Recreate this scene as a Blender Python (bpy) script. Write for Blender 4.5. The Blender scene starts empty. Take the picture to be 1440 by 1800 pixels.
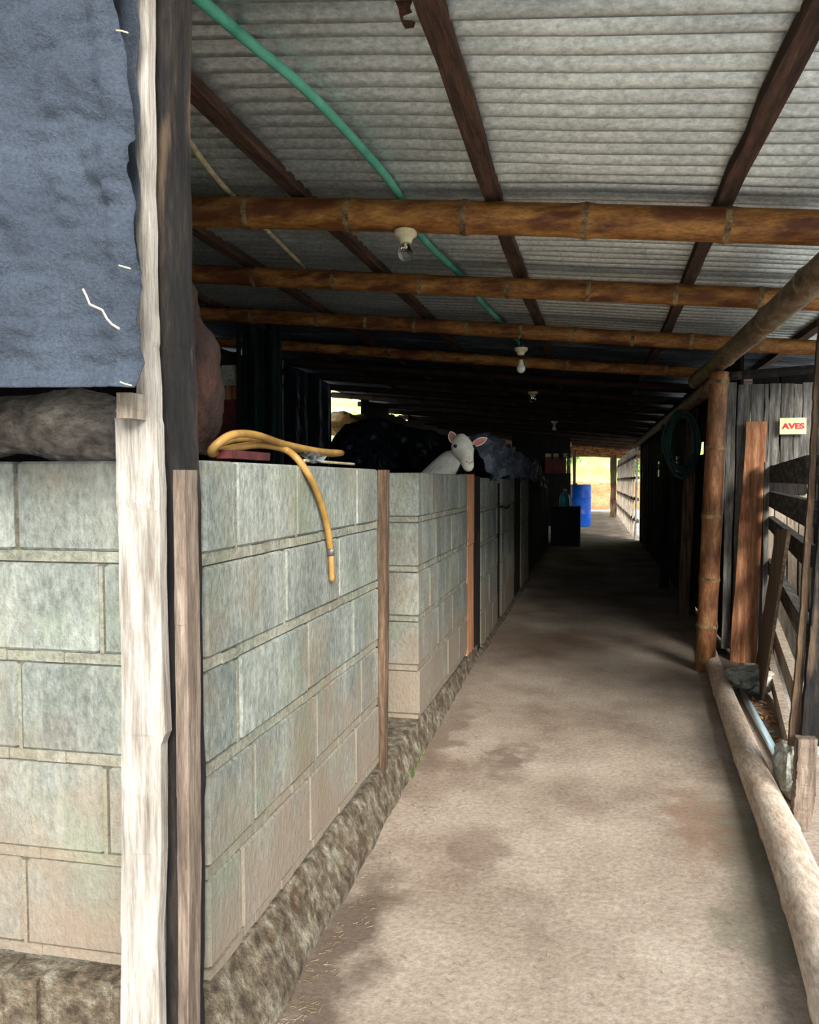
import bpy, math, random
from mathutils import Vector, Matrix, noise

# ------------------------------------------------------------------ camera, light, exposure
CAMZ = 1.22
FPX, CX, CY = 1300.0, 800.0, 900.0
PSI = math.atan(243 / 1300.0)
PIT = math.atan(55 / 1300.0)
scn = bpy.context.scene
COL = scn.collection
cd = bpy.data.cameras.new('camera')
cam = bpy.data.objects.new('camera', cd)
COL.objects.link(cam)
cam.location = (0, 0, CAMZ)
cam.rotation_euler = (math.pi / 2 - PIT, 0, PSI)
cd.sensor_fit = 'AUTO'
cd.sensor_width = 36
cd.lens = FPX / 1800 * 36
cd.shift_x = (720 - CX) / 1800
cd.shift_y = 0
cd.clip_start = 0.05
cd.clip_end = 300
scn.camera = cam

world = bpy.data.worlds.new('world')
scn.world = world
world.use_nodes = True
wn = world.node_tree
bg = wn.nodes['Background']
bg.inputs[0].default_value = (0.78, 0.89, 1.0, 1)
bg.inputs[1].default_value = 1.3

sd = bpy.data.lights.new('hazy_sun', 'SUN')
sun = bpy.data.objects.new('hazy_sun', sd)
COL.objects.link(sun)
_el = math.radians(27)
_d = Vector((-0.42 * math.cos(_el), 0.907 * math.cos(_el), -math.sin(_el)))
sun.rotation_euler = _d.to_track_quat('-Z', 'Y').to_euler()
sun.location = (8, -6, 8)
sd.energy = 5.5
sd.angle = math.radians(28)
sd.color = (1.0, 0.97, 0.92)

scn.view_settings.view_transform = 'Standard'
scn.view_settings.look = 'None'
scn.view_settings.gamma = 1
scn.view_settings.use_curve_mapping = False
scn.view_settings.exposure = 0.7

# ------------------------------------------------------------------ photograph ray helpers
_F = Vector((-math.sin(PSI) * math.cos(PIT), math.cos(PSI) * math.cos(PIT), -math.sin(PIT)))
_R = Vector((math.cos(PSI), math.sin(PSI), 0))
_U = _R.cross(_F)
ORG = Vector((0, 0, CAMZ))

def ray(px, py):
    return _F + _R * ((px - CX) / FPX) - _U * ((py - CY) / FPX)

def onX(px, py, x):
    d = ray(px, py)
    return ORG + d * (x / d.x)

def onY(px, py, y):
    d = ray(px, py)
    return ORG + d * (y / d.y)

def onZ(px, py, z):
    d = ray(px, py)
    return ORG + d * ((z - CAMZ) / d.z)

def onP(px, py, a, b):
    """vertical plane through the ground points a, b"""
    n = Vector((b[1] - a[1], a[0] - b[0], 0))
    d = ray(px, py)
    return ORG + d * ((Vector((a[0], a[1], 0)) - ORG).dot(n) / d.dot(n))

RH = 0.97   # height of the beam centres above the camera at x = 0
RS = 0.09   # fall of the roof to the right
def roofz(x, dh=0.0):
    return CAMZ + RH + dh - RS * x

# ------------------------------------------------------------------ materials
def rgb(r, g, b):
    def f(c):
        c /= 255.0
        return c / 12.92 if c <= 0.04045 else ((c + 0.055) / 1.055) ** 2.4
    return (f(r), f(g), f(b), 1)

def mat(name, c1, c2, c3=None, scale=6, stretch=(1, 1, 1), rough=0.85, bump=0.3, bscale=None, metal=0.0,
        var=0.25, spot=None, spots=0.0, spec=0.3, world_co=False, grain=0.5, dist=0.01):
    m = bpy.data.materials.new(name)
    m.use_nodes = True
    nt = m.node_tree
    N, L = nt.nodes, nt.links
    b = N['Principled BSDF']
    b.inputs['Roughness'].default_value = rough
    b.inputs['Metallic'].default_value = metal
    b.inputs['Specular IOR Level'].default_value = spec
    tc = N.new('ShaderNodeTexCoord')
    oi = N.new('ShaderNodeObjectInfo')
    ad = N.new('ShaderNodeVectorMath'); ad.operation = 'ADD'
    sc = N.new('ShaderNodeVectorMath'); sc.operation = 'SCALE'
    cv = N.new('ShaderNodeCombineXYZ')
    for i in range(3):
        L.new(oi.outputs['Random'], cv.inputs[i])
    L.new(cv.outputs[0], sc.inputs[0])
    sc.inputs['Scale'].default_value = 0 if world_co else 37
    L.new(tc.outputs['Object'], ad.inputs[0])
    L.new(sc.outputs[0], ad.inputs[1])
    mp = N.new('ShaderNodeMapping')
    mp.inputs['Scale'].default_value = stretch
    L.new(ad.outputs[0], mp.inputs['Vector'])
    n1 = N.new('ShaderNodeTexNoise')
    n1.inputs['Scale'].default_value = scale
    n1.inputs['Detail'].default_value = 8
    n1.inputs['Roughness'].default_value = 0.62
    L.new(mp.outputs[0], n1.inputs['Vector'])
    r = N.new('ShaderNodeValToRGB')
    e = r.color_ramp.elements
    e[0].position = 0.33; e[0].color = c1
    e[1].position = 0.68; e[1].color = c2
    if c3:
        k = e.new(0.5); k.color = c3
    L.new(n1.outputs['Fac'], r.inputs['Fac'])
    n2 = N.new('ShaderNodeTexNoise')
    n2.inputs['Scale'].default_value = bscale or scale * 6
    n2.inputs['Detail'].default_value = 6
    n2.inputs['Roughness'].default_value = 0.7
    L.new(mp.outputs[0], n2.inputs['Vector'])
    # fine grain multiplies the colour
    mr = N.new('ShaderNodeMapRange')
    mr.inputs['From Min'].default_value = 0.3; mr.inputs['From Max'].default_value = 0.7
    mr.inputs['To Min'].default_value = 1 - grain; mr.inputs['To Max'].default_value = 1 + grain * 0.6
    L.new(n2.outputs['Fac'], mr.inputs['Value'])
    mv = N.new('ShaderNodeMapRange')
    mv.inputs['To Min'].default_value = 1 - var; mv.inputs['To Max'].default_value = 1 + var * 0.7
    L.new(oi.outputs['Random'], mv.inputs['Value'])
    mm = N.new('ShaderNodeMath'); mm.operation = 'MULTIPLY'
    L.new(mr.outputs[0], mm.inputs[0]); L.new(mv.outputs[0], mm.inputs[1])
    vs = N.new('ShaderNodeVectorMath'); vs.operation = 'SCALE'
    L.new(r.outputs['Color'], vs.inputs[0]); L.new(mm.outputs[0], vs.inputs['Scale'])
    out = vs.outputs[0]
    if spot:
        n3 = N.new('ShaderNodeTexNoise')
        n3.inputs['Scale'].default_value = scale * 0.55
        n3.inputs['Detail'].default_value = 5
        av = N.new('ShaderNodeVectorMath'); av.operation = 'ADD'; av.inputs[1].default_value = (13.1, 7.7, 3.3)
        L.new(mp.outputs[0], av.inputs[0]); L.new(av.outputs[0], n3.inputs['Vector'])
        ms = N.new('ShaderNodeMapRange')
        ms.inputs['From Min'].default_value = 0.62 - spots * 0.3; ms.inputs['From Max'].default_value = 0.72 - spots * 0.3
        L.new(n3.outputs['Fac'], ms.inputs['Value'])
        mx = N.new('ShaderNodeMix'); mx.data_type = 'RGBA'
        L.new(ms.outputs[0], mx.inputs['Factor'])
        L.new(out, mx.inputs['A']); mx.inputs['B'].default_value = spot
        out = mx.outputs['Result']
    L.new(out, b.inputs['Base Color'])
    if bump:
        bp = N.new('ShaderNodeBump')
        bp.inputs['Strength'].default_value = bump
        bp.inputs['Distance'].default_value = dist
        L.new(n2.outputs['Fac'], bp.inputs['Height'])
        L.new(bp.outputs[0], b.inputs['Normal'])
    m['out'] = 1
    return m

def plain(name, c, rough=0.6, metal=0.0, spec=0.4):
    return mat(name, c, tuple(list(x * 0.8 for x in c[:3]) + [1]), scale=8, rough=rough, bump=0.05, metal=metal, var=0.05, grain=0.15, spec=spec)

V = (14, 14, 1.2)       # grain running along z
HX = (1.2, 14, 14)      # grain along x
HY = (14, 1.2, 14)      # grain along y
M = {}
M['block'] = mat('concrete_block', rgb(112, 117, 109), rgb(156, 160, 149), rgb(135, 139, 130), scale=5, rough=0.95, bump=0.9, bscale=70, var=0.14, spot=rgb(110, 106, 92), spots=0.05, grain=0.5, stretch=(1, 1, .55))
M['mortar'] = mat('mortar', rgb(118, 118, 104), rgb(158, 156, 138), scale=7, rough=0.95, bump=0.8, bscale=60, var=0.1)
def wall_dirt(m, k=1.0):
    nt = m.node_tree; N, L = nt.nodes, nt.links
    b = N['Principled BSDF']; src = b.inputs['Base Color'].links[0].from_socket
    ge = N.new('ShaderNodeNewGeometry')
    for (sc_, stz, lo, hi, col, st) in [(1, .22, .52, .66, rgb(96, 98, 90), .5), (1.6, .12, .55, .70, rgb(196, 194, 180), .35), (.5, .9, .47, .66, rgb(140, 122, 96), .40), (.7, .8, .5, .66, rgb(118, 130, 104), .40)]:
        mp = N.new('ShaderNodeMapping'); mp.inputs['Scale'].default_value = (7*sc_, 7*sc_, 7*sc_*stz)
        mp.inputs['Location'].default_value = (lo*50, hi*31, stz*40)
        L.new(ge.outputs['Position'], mp.inputs['Vector'])
        nz = N.new('ShaderNodeTexNoise'); nz.inputs['Scale'].default_value = 1; nz.inputs['Detail'].default_value = 6; nz.inputs['Roughness'].default_value = .65
        L.new(mp.outputs[0], nz.inputs['Vector'])
        mr = N.new('ShaderNodeMapRange'); mr.inputs['From Min'].default_value = lo; mr.inputs['From Max'].default_value = hi; mr.inputs['To Max'].default_value = st * k
        L.new(nz.outputs['Fac'], mr.inputs['Value'])
        mx = N.new('ShaderNodeMix'); mx.data_type = 'RGBA'
        L.new(mr.outputs[0], mx.inputs['Factor']); L.new(src, mx.inputs['A']); mx.inputs['B'].default_value = col
        src = mx.outputs['Result']
    # mud splashed on the lowest courses
    sp = N.new('ShaderNodeSeparateXYZ'); L.new(ge.outputs['Position'], sp.inputs[0])
    nz = N.new('ShaderNodeTexNoise'); nz.inputs['Scale'].default_value = 5; nz.inputs['Detail'].default_value = 6
    L.new(ge.outputs['Position'], nz.inputs['Vector'])
    ma = N.new('ShaderNodeMath'); ma.operation = 'MULTIPLY_ADD'; ma.inputs[1].default_value = -1.1
    L.new(nz.outputs['Fac'], ma.inputs[0]); L.new(sp.outputs['Z'], ma.inputs[2])
    mr = N.new('ShaderNodeMapRange'); mr.inputs['From Min'].default_value = 0.1; mr.inputs['From Max'].default_value = -.35; mr.inputs['To Max'].default_value = .75
    L.new(ma.outputs[0], mr.inputs['Value'])
    mx = N.new('ShaderNodeMix'); mx.data_type = 'RGBA'
    L.new(mr.outputs[0], mx.inputs['Factor']); L.new(src, mx.inputs['A']); mx.inputs['B'].default_value = rgb(136, 118, 100)
    L.new(mx.outputs['Result'], b.inputs['Base Color'])
wall_dirt(M['block']); wall_dirt(M['mortar'])
M['core'] = mat('mortar_recess', rgb(70, 68, 58), rgb(105, 100, 86), scale=7, rough=1, bump=0.8, bscale=60)
M['curb'] = mat('rough_curb', rgb(78, 66, 52), rgb(166, 158, 138), rgb(122, 108, 88), scale=20, rough=1, bump=1.0, bscale=45, var=0, world_co=True, spot=rgb(92, 72, 54), spots=0.1, grain=0.6, dist=0.03)
M['white_wood'] = mat('bleached_wood', rgb(118, 108, 94), rgb(190, 182, 172), rgb(164, 156, 145), scale=3.2, stretch=V, rough=0.9, bump=0.6, bscale=16, var=0, grain=0.3)
M['dark_wood'] = mat('dark_post_wood', rgb(18, 17, 17), rgb(56, 48, 41), rgb(33, 30, 28), scale=3, stretch=(9, 9, 1.5), rough=0.95, bump=0.8, bscale=14, var=0.1, spot=rgb(92, 76, 60), spots=0.05)
M['brown_wood'] = mat('brown_wood', rgb(62, 46, 34), rgb(136, 112, 88), rgb(98, 78, 60), scale=3, stretch=V, rough=0.9, bump=0.6, bscale=15, var=0.2)
M['grey_wood'] = mat('weathered_grey_wood', rgb(66, 63, 58), rgb(150, 144, 134), rgb(106, 102, 95), scale=3, stretch=V, rough=0.95, bump=0.7, bscale=14, var=0.25)
M['grey_wood_y'] = mat('weathered_grey_wood_lengthwise', rgb(42, 40, 37), rgb(110, 104, 96), rgb(72, 68, 63), scale=3, stretch=HY, rough=0.95, bump=0.7, bscale=14, var=0.25)
M['pale_wood'] = mat('pale_board_wood', rgb(136, 122, 104), rgb(200, 184, 164), rgb(172, 156, 136), scale=2.6, stretch=V, rough=0.9, bump=0.5, bscale=14, var=0.15)
M['red_wood'] = mat('fresh_red_wood', rgb(122, 74, 46), rgb(192, 142, 104), rgb(158, 106, 72), scale=2.4, stretch=V, rough=0.8, bump=0.4, bscale=14, var=0.05)
M['orange_wood'] = mat('orange_wood', rgb(176, 106, 62), rgb(228, 172, 126), rgb(206, 142, 98), scale=2.4, stretch=V, rough=0.75, bump=0.4, bscale=14, var=0.05)
M['black_wood'] = mat('shadowed_wood', rgb(16, 15, 15), rgb(46, 40, 36), scale=3, stretch=V, rough=1, bump=0.6, bscale=14, var=0.3)  # near-black tone also stands in for shade deep in the shed
M['batten'] = mat('rusty_batten_wood', rgb(52, 34, 26), rgb(112, 80, 62), rgb(82, 57, 44), scale=3, stretch=HY, rough=0.9, bump=0.8, bscale=16, var=0.15)
M['bamboo_x'] = mat('old_bamboo', rgb(92, 52, 24), rgb(184, 130, 66), rgb(146, 96, 46), scale=2.6, stretch=(2.2, 7, 7), rough=0.55, bump=0.4, bscale=16, var=0.15, spot=rgb(92, 50, 26), spots=0.28)
M['bamboo_y'] = mat('grey_bamboo', rgb(74, 60, 46), rgb(150, 126, 100), rgb(114, 94, 72), scale=2.6, stretch=(7, 2.2, 7), rough=0.6, bump=0.4, bscale=16, var=0.1)
M['bamboo_z'] = mat('brown_bamboo_post', rgb(88, 50, 28), rgb(168, 124, 82), rgb(130, 84, 50), scale=2.4, stretch=(7, 7, 1.6), rough=0.55, bump=0.4, bscale=16, var=0.1)
M['bamboo_log'] = mat('pale_bamboo_log', rgb(176, 152, 130), rgb(220, 202, 182), rgb(202, 180, 158), scale=2.0, stretch=(6, 1.6, 6), rough=0.65, bump=0.3, bscale=14, var=0, spot=rgb(170, 148, 126), spots=0.0)
M['node'] = mat('bamboo_node', rgb(64, 48, 34), rgb(170, 140, 96), scale=20, rough=0.8, bump=0.4, var=0.1)
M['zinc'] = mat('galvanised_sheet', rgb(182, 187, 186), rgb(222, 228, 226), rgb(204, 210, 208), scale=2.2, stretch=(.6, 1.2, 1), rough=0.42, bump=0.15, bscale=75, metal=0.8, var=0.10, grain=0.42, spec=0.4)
M['zinc_dark'] = mat('shaded_sheet', rgb(34, 38, 46), rgb(92, 98, 104), rgb(58, 63, 70), scale=3.5, stretch=(.5, 1.4, 1), rough=0.8, bump=0.25, bscale=60, metal=0.1, var=0.15, grain=0.5)  # darkened copy of the roof sheet, shade of the deep bays in its colour
M['bamboo_dark'] = mat('shaded_bamboo', rgb(28, 18, 12), rgb(74, 48, 30), scale=2.6, stretch=(2.2, 7, 7), rough=0.7, bump=0.4, bscale=16, var=0.2)  # same bamboo coloured darker to carry the shade of the shed's middle
M['batten_pale'] = mat('pale_brown_batten', rgb(78, 66, 56), rgb(146, 130, 114), rgb(116, 100, 86), scale=3, stretch=V, rough=0.9, bump=0.6, bscale=15, var=0)
M['floor'] = mat('worn_concrete_floor', rgb(126, 108, 92), rgb(178, 163, 146), rgb(156, 140, 123), scale=1.5, rough=0.95, bump=0.5, bscale=60, var=0, world_co=True, spot=rgb(120, 100, 84), spots=0.0, grain=0.36, dist=0.006)
M['added_verge'] = mat('added_dark_verge', rgb(34, 42, 24), rgb(70, 78, 48), scale=2, rough=1, bump=0.5, bscale=30, var=0, world_co=True)
M['dirt'] = mat('yard_dirt', rgb(172, 170, 164), rgb(214, 211, 204), scale=1.2, rough=1, bump=0.5, bscale=30, var=0, world_co=True)
M['bank'] = mat('earth_bank', rgb(176, 112, 66), rgb(206, 150, 104), scale=1, rough=1, bump=0.5, bscale=8, var=0, world_co=True)
M['hill'] = mat('hill_grass', rgb(140, 168, 84), rgb(222, 228, 160), rgb(180, 200, 116), scale=0.8, rough=1, bump=0.6, bscale=7, var=0, world_co=True)
M['leaf'] = mat('leaf_green', rgb(110, 146, 66), rgb(200, 214, 130), scale=2, rough=0.8, bump=0, var=0.2)
M['netting'] = mat('blue_grey_netting', rgb(58, 65, 76), rgb(84, 93, 105), rgb(71, 79, 91), scale=3, rough=0.75, bump=0.9, bscale=160, var=0, grain=0.4)
M['black_plastic'] = mat('black_plastic_sheet', rgb(10, 14, 24), rgb(34, 42, 56), scale=3, rough=0.42, bump=0.3, bscale=10, var=0.1, spec=0.5)
M['green_plastic'] = mat('dark_green_sheet', rgb(8, 26, 22), rgb(20, 50, 44), scale=2, rough=0.7, bump=0.3, var=0.2)
M['grey_tarp'] = mat('charcoal_tarp', rgb(52, 58, 68), rgb(118, 124, 136), scale=4, rough=0.5, bump=0.3, bscale=12, var=0.1)
M['hose'] = mat('amber_hose', rgb(122, 90, 42), rgb(172, 134, 72), scale=9, rough=0.45, bump=0.1, var=0, grain=0.15)
M['green_hose'] = mat('green_hose', rgb(22, 122, 98), rgb(112, 186, 160), scale=3, rough=0.55, bump=0.1, var=0, grain=0.2)
M['dark_hose'] = mat('dark_green_hose', rgb(12, 46, 40), rgb(40, 84, 72), scale=6, rough=0.5, bump=0.1, var=0.1)
M['cane'] = mat('pale_cane', rgb(150, 136, 104), rgb(206, 192, 156), scale=6, rough=0.6, bump=0.2, var=0)
M['cream'] = plain('cream_plastic', rgb(214, 200, 160), 0.5)
M['metal'] = plain('brushed_metal', rgb(170, 172, 172), 0.35, 0.9)
M['rust'] = mat('rusty_iron', rgb(52, 36, 30), rgb(110, 78, 60), scale=12, rough=0.8, bump=0.4, var=0)
M['wool'] = mat('white_fleece', rgb(222, 216, 190), rgb(250, 247, 232), rgb(240, 234, 214), scale=16, rough=0.95, bump=0.5, bscale=120, var=0, grain=0.12)
M['pink'] = plain('pink_skin', rgb(206, 130, 118), 0.6)
M['black'] = plain('black_gloss', rgb(12, 12, 14), 0.25)
M['box'] = mat('black_box_plastic', rgb(8, 9, 14), rgb(22, 24, 32), scale=5, rough=0.6, bump=0.2)
M['blue'] = mat('blue_drum_plastic', rgb(10, 72, 186), rgb(36, 112, 222), scale=3, rough=0.4, bump=0.1, var=0, grain=0.1)
M['teal'] = plain('teal_plastic', rgb(66, 170, 168), 0.35)
M['sign'] = plain('yellow_sign', rgb(244, 226, 164), 0.6)
M['red'] = plain('red_paint', rgb(206, 24, 40), 0.6)
M['stone'] = mat('grey_stone', rgb(140, 140, 128), rgb(210, 206, 190), scale=9, rough=0.95, bump=0.8, bscale=50, var=0.05)
M['pipe'] = plain('pale_blue_pipe', rgb(176, 200, 208), 0.4)
M['trunk'] = mat('knotty_trunk_bark', rgb(22, 14, 12), rgb(80, 50, 36), rgb(50, 31, 24), scale=5, stretch=(1.6, 1.6, .8), rough=0.8, bump=1.0, bscale=18, var=0, dist=0.02)
M['grey_log'] = mat('grey_hairy_log', rgb(84, 76, 74), rgb(226, 214, 196), rgb(166, 154, 144), scale=8, stretch=(1, 1, 1.6), rough=0.95, bump=1.0, bscale=40, var=0, dist=0.02)
M['leaf_dry'] = mat('dry_leaf', rgb(150, 84, 40), rgb(226, 168, 104), scale=9, rough=0.9, bump=0, var=0.3)
M['straw'] = mat('straw', rgb(96, 80, 56), rgb(168, 150, 116), scale=9, rough=0.9, bump=0, var=0.3)
M['moss'] = mat('moss', rgb(60, 84, 40), rgb(120, 140, 74), scale=20, rough=1, bump=0.4, var=0)
M['maroon'] = mat('maroon_board', rgb(58, 24, 26), rgb(110, 52, 48), scale=3, rough=0.8, bump=0.3)

g = bpy.data.materials.new('bulb_glass'); g.use_nodes = True
_b = g.node_tree.nodes['Principled BSDF']
_b.inputs['Base Color'].default_value = (0.95, 0.97, 0.95, 1)
_b.inputs['Roughness'].default_value = 0.04
_b.inputs['Transmission Weight'].default_value = 1
_b.inputs['IOR'].default_value = 1.25
M['glass'] = g
M['milk'] = plain('milky_bulb', rgb(226, 224, 206), 0.3)

# ------------------------------------------------------------------ mesh building
class MB:
    def __init__(s):
        s.v = []; s.f = []; s.m = []
    def add(s, vs, fs, mi=0):
        o = len(s.v)
        s.v += [Vector(p) for p in vs]
        s.f += [tuple(i + o for i in f) for f in fs]
        s.m += [mi] * len(fs)
        return s
    def box(s, a, b, mi=0):
        x0, y0, z0 = a; x1, y1, z1 = b
        return s.add([(x0,y0,z0),(x1,y0,z0),(x1,y1,z0),(x0,y1,z0),(x0,y0,z1),(x1,y0,z1),(x1,y1,z1),(x0,y1,z1)],
              [(0,3,2,1),(4,5,6,7),(0,1,5,4),(1,2,6,5),(2,3,7,6),(3,0,4,7)], mi)
    def tube(s, pts, rad, n=10, mi=0, cap=True):
        pts = [Vector(p) for p in pts]
        rs = rad if isinstance(rad, (list, tuple)) else [rad] * len(pts)
        rings = []
        prev = None
        for i, p in enumerate(pts):
            t = (pts[min(i + 1, len(pts) - 1)] - pts[max(i - 1, 0)]).normalized()
            if prev is None:
                a = Vector((0, 0, 1)) if abs(t.z) < 0.9 else Vector((1, 0, 0))
                u = t.cross(a).normalized()
            else:
                u = (prev - t * prev.dot(t)).normalized()
            prev = u
            w = t.cross(u)
            rings.append([p + (u * math.cos(2 * math.pi * k / n) + w * math.sin(2 * math.pi * k / n)) * rs[i] for k in range(n)])
        o = len(s.v)
        for r in rings: s.v += r
        for i in range(len(rings) - 1):
            for k in range(n):
                s.f.append((o + i*n + k, o + i*n + (k+1) % n, o + (i+1)*n + (k+1) % n, o + (i+1)*n + k)); s.m.append(mi)
        if cap:
            s.f.append(tuple(o + k for k in range(n))[::-1]); s.m.append(mi)
            s.f.append(tuple(o + (len(rings)-1)*n + k for k in range(n))); s.m.append(mi)
        return s
    def build(s, name, m, parent=None, smooth=False, base=None, disp=None):
        vs = s.v
        if disp: vs = [disp(v) for v in vs]
        lo = Vector((min(v.x for v in vs), min(v.y for v in vs), min(v.z for v in vs)))
        hi = Vector((max(v.x for v in vs), max(v.y for v in vs), max(v.z for v in vs)))
        o = Vector(base) if base is not None else Vector(((lo.x+hi.x)/2, (lo.y+hi.y)/2, lo.z))
        me = bpy.data.meshes.new(name)
        me.from_pydata([v - o for v in vs], [], s.f)
        mats = m if isinstance(m, list) else [m]
        for q in mats: me.materials.append(M[q])
        for p, mi in zip(me.polygons, s.m):
            p.material_index = mi
            p.use_smooth = smooth
        me.update()
        ob = bpy.data.objects.new(name, me)
        COL.objects.link(ob)
        if parent is not None:
            ob.parent = parent
            ob.location = o - wloc(parent)
        else:
            ob.location = o
        return ob

def wloc(o):
    l = Vector(o.location)
    while o.parent:
        o = o.parent
        l += o.location
    return l

def tag(o, label, cat, group=None):
    o['label'] = label; o['category'] = cat
    if group: o['group'] = group
    return o

def thing(name, loc, label=None, cat=None, group=None):
    o = bpy.data.objects.new(name, None)
    o.empty_display_size = 0.05
    COL.objects.link(o)
    o.location = loc
    if label: tag(o, label, cat, group)
    return o

def struct(name, loc=(0, 0, 0)):
    o = thing(name, loc)
    o['kind'] = 'structure'
    return o

def jit(rnd, a): return rnd.uniform(-a, a)

def plank(top_l, top_r, bot_r, bot_l, depth, rows=7, jt=0.004, seed=0):
    """board given by its four front corners, thickened along the vector depth"""
    rnd = random.Random(seed)
    tl, tr, br, bl = map(Vector, (top_l, top_r, bot_r, bot_l))
    d = Vector(depth)
    m = MB()
    vs = []
    side = (tr - tl).normalized()
    for i in range(rows + 1):
        t = i / rows
        a = tl.lerp(bl, t) + side * jit(rnd, jt)
        b = tr.lerp(br, t) + side * jit(rnd, jt)
        w = d * (1 + jit(rnd, .08))
        vs += [a, b, b + w, a + w]
    fs = [(3, 2, 1, 0)]
    for i in range(rows):
        o = i * 4
        for k in range(4):
            fs.append((o + k, o + (k + 1) % 4, o + 4 + (k + 1) % 4, o + 4 + k))
    o = rows * 4
    fs.append((o, o + 1, o + 2, o + 3))
    m.add(vs, fs)
    return m

def pxplank(tl, tr, br, bl, Y, th=0.025, **k):
    """board standing in the plane y = Y, corners read off the photograph"""
    return plank(onY(*tl, Y), onY(*tr, Y), onY(*br, Y), onY(*bl, Y), (0, th, 0), **k)

def bamboo(p0, p1, r, nodes, seed=0, n=14, taper=1.0, bend=0.0):
    rnd = random.Random(seed)
    p0, p1 = Vector(p0), Vector(p1)
    L = (p1 - p0).length
    m = MB()
    ts = sorted(nodes)
    prof = [(0, r)]
    for t in ts:
        k = 0.012 / L
        prof += [(t - 3.5*k, r*0.985), (t - 1.0*k, r*1.05), (t, r*1.1), (t + 1.0*k, r*1.05), (t + 3.5*k, r*0.985)]
    prof.append((1, r))
    up = Vector((jit(rnd, 1), jit(rnd, 1), jit(rnd, 1))).normalized()
    ax = (p1 - p0).normalized()
    up = (up - ax * up.dot(ax)).normalized()
    pts = []; rs = []
    for t, rr in prof:
        w = math.sin(t * math.pi * 2.3 + seed) * 0.008 + bend * math.sin(t * math.pi)
        pts.append(p0.lerp(p1, t) + up * w)
        rs.append(rr * (1 + (taper - 1) * t))
    m.tube(pts, rs, n)
    # node rings get their own colour
    for fi, f in enumerate(m.f[:-2]):
        seg = fi // n
        if seg > 0 and seg % 5 in (2, 3) and seg < len(prof) - 1:
            m.m[fi] = 1
    return m

def curve_pts(ctrl, k=8):
    P = [Vector(p) for p in ctrl]
    P = [P[0] * 2 - P[1]] + P + [P[-1] * 2 - P[-2]]
    out = []
    for i in range(1, len(P) - 2):
        for j in range(k):
            t = j / k
            a, b, c, d = P[i-1], P[i], P[i+1], P[i+2]
            out.append(0.5 * ((2*b) + (c - a)*t + (2*a - 5*b + 4*c - d)*t*t + (3*b - a - 3*c + d)*t**3))
    out.append(P[-2])
    return out

def blob(c, r, seg=20, rings=14, namp=0.12, nsc=4.0, seed=0, flat=None):
    m = MB()
    c = Vector(c)
    vs = []; off = Vector((seed * 3.7, seed * 1.3, seed * 7.1))
    for i in range(rings + 1):
        th = math.pi * i / rings
        for k in range(seg):
            ph = 2 * math.pi * k / seg
            u = Vector((math.sin(th)*math.cos(ph), math.sin(th)*math.sin(ph), math.cos(th)))
            s = 1 + namp * noise.noise(u * nsc * 0.5 + off) * 2 + namp * 0.5 * noise.noise(u * nsc * 1.6 + off)
            p = Vector((u.x*r[0], u.y*r[1], u.z*r[2])) * s
            p = c + p
            if flat is not None and p.z < flat: p.z = flat
            vs.append(p)
    fs = []
    for i in range(rings):
        for k in range(seg):
            fs.append((i*seg+k, i*seg+(k+1) % seg, (i+1)*seg+(k+1) % seg, (i+1)*seg+k)[::-1])
    m.add(vs, fs)
    return m

# ------------------------------------------------------------------ floor, ground, hill
def floor_grid(x0, x1, y0, y1, nx, ny, zf):
    m = MB(); vs = []
    for j in range(ny + 1):
        for i in range(nx + 1):
            x = x0 + (x1 - x0) * i / nx; y = y0 + (y1 - y0) * j / ny
            vs.append((x, y, zf(x, y)))
    fs = [(j*(nx+1)+i, j*(nx+1)+i+1, (j+1)*(nx+1)+i+1, (j+1)*(nx+1)+i) for j in range(ny) for i in range(nx)]
    return m.add(vs, fs)

fl = floor_grid(-3.9, 1.02, -0.6, 30, 60, 300, lambda x, y: 0.006 * noise.noise(Vector((x * 2, y * 2, 0))) - (0.03 if x > 0.98 else 0))
f_ob = fl.build('floor', 'floor', smooth=True, base=(0, 0, 0)); f_ob['kind'] = 'structure'

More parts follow.
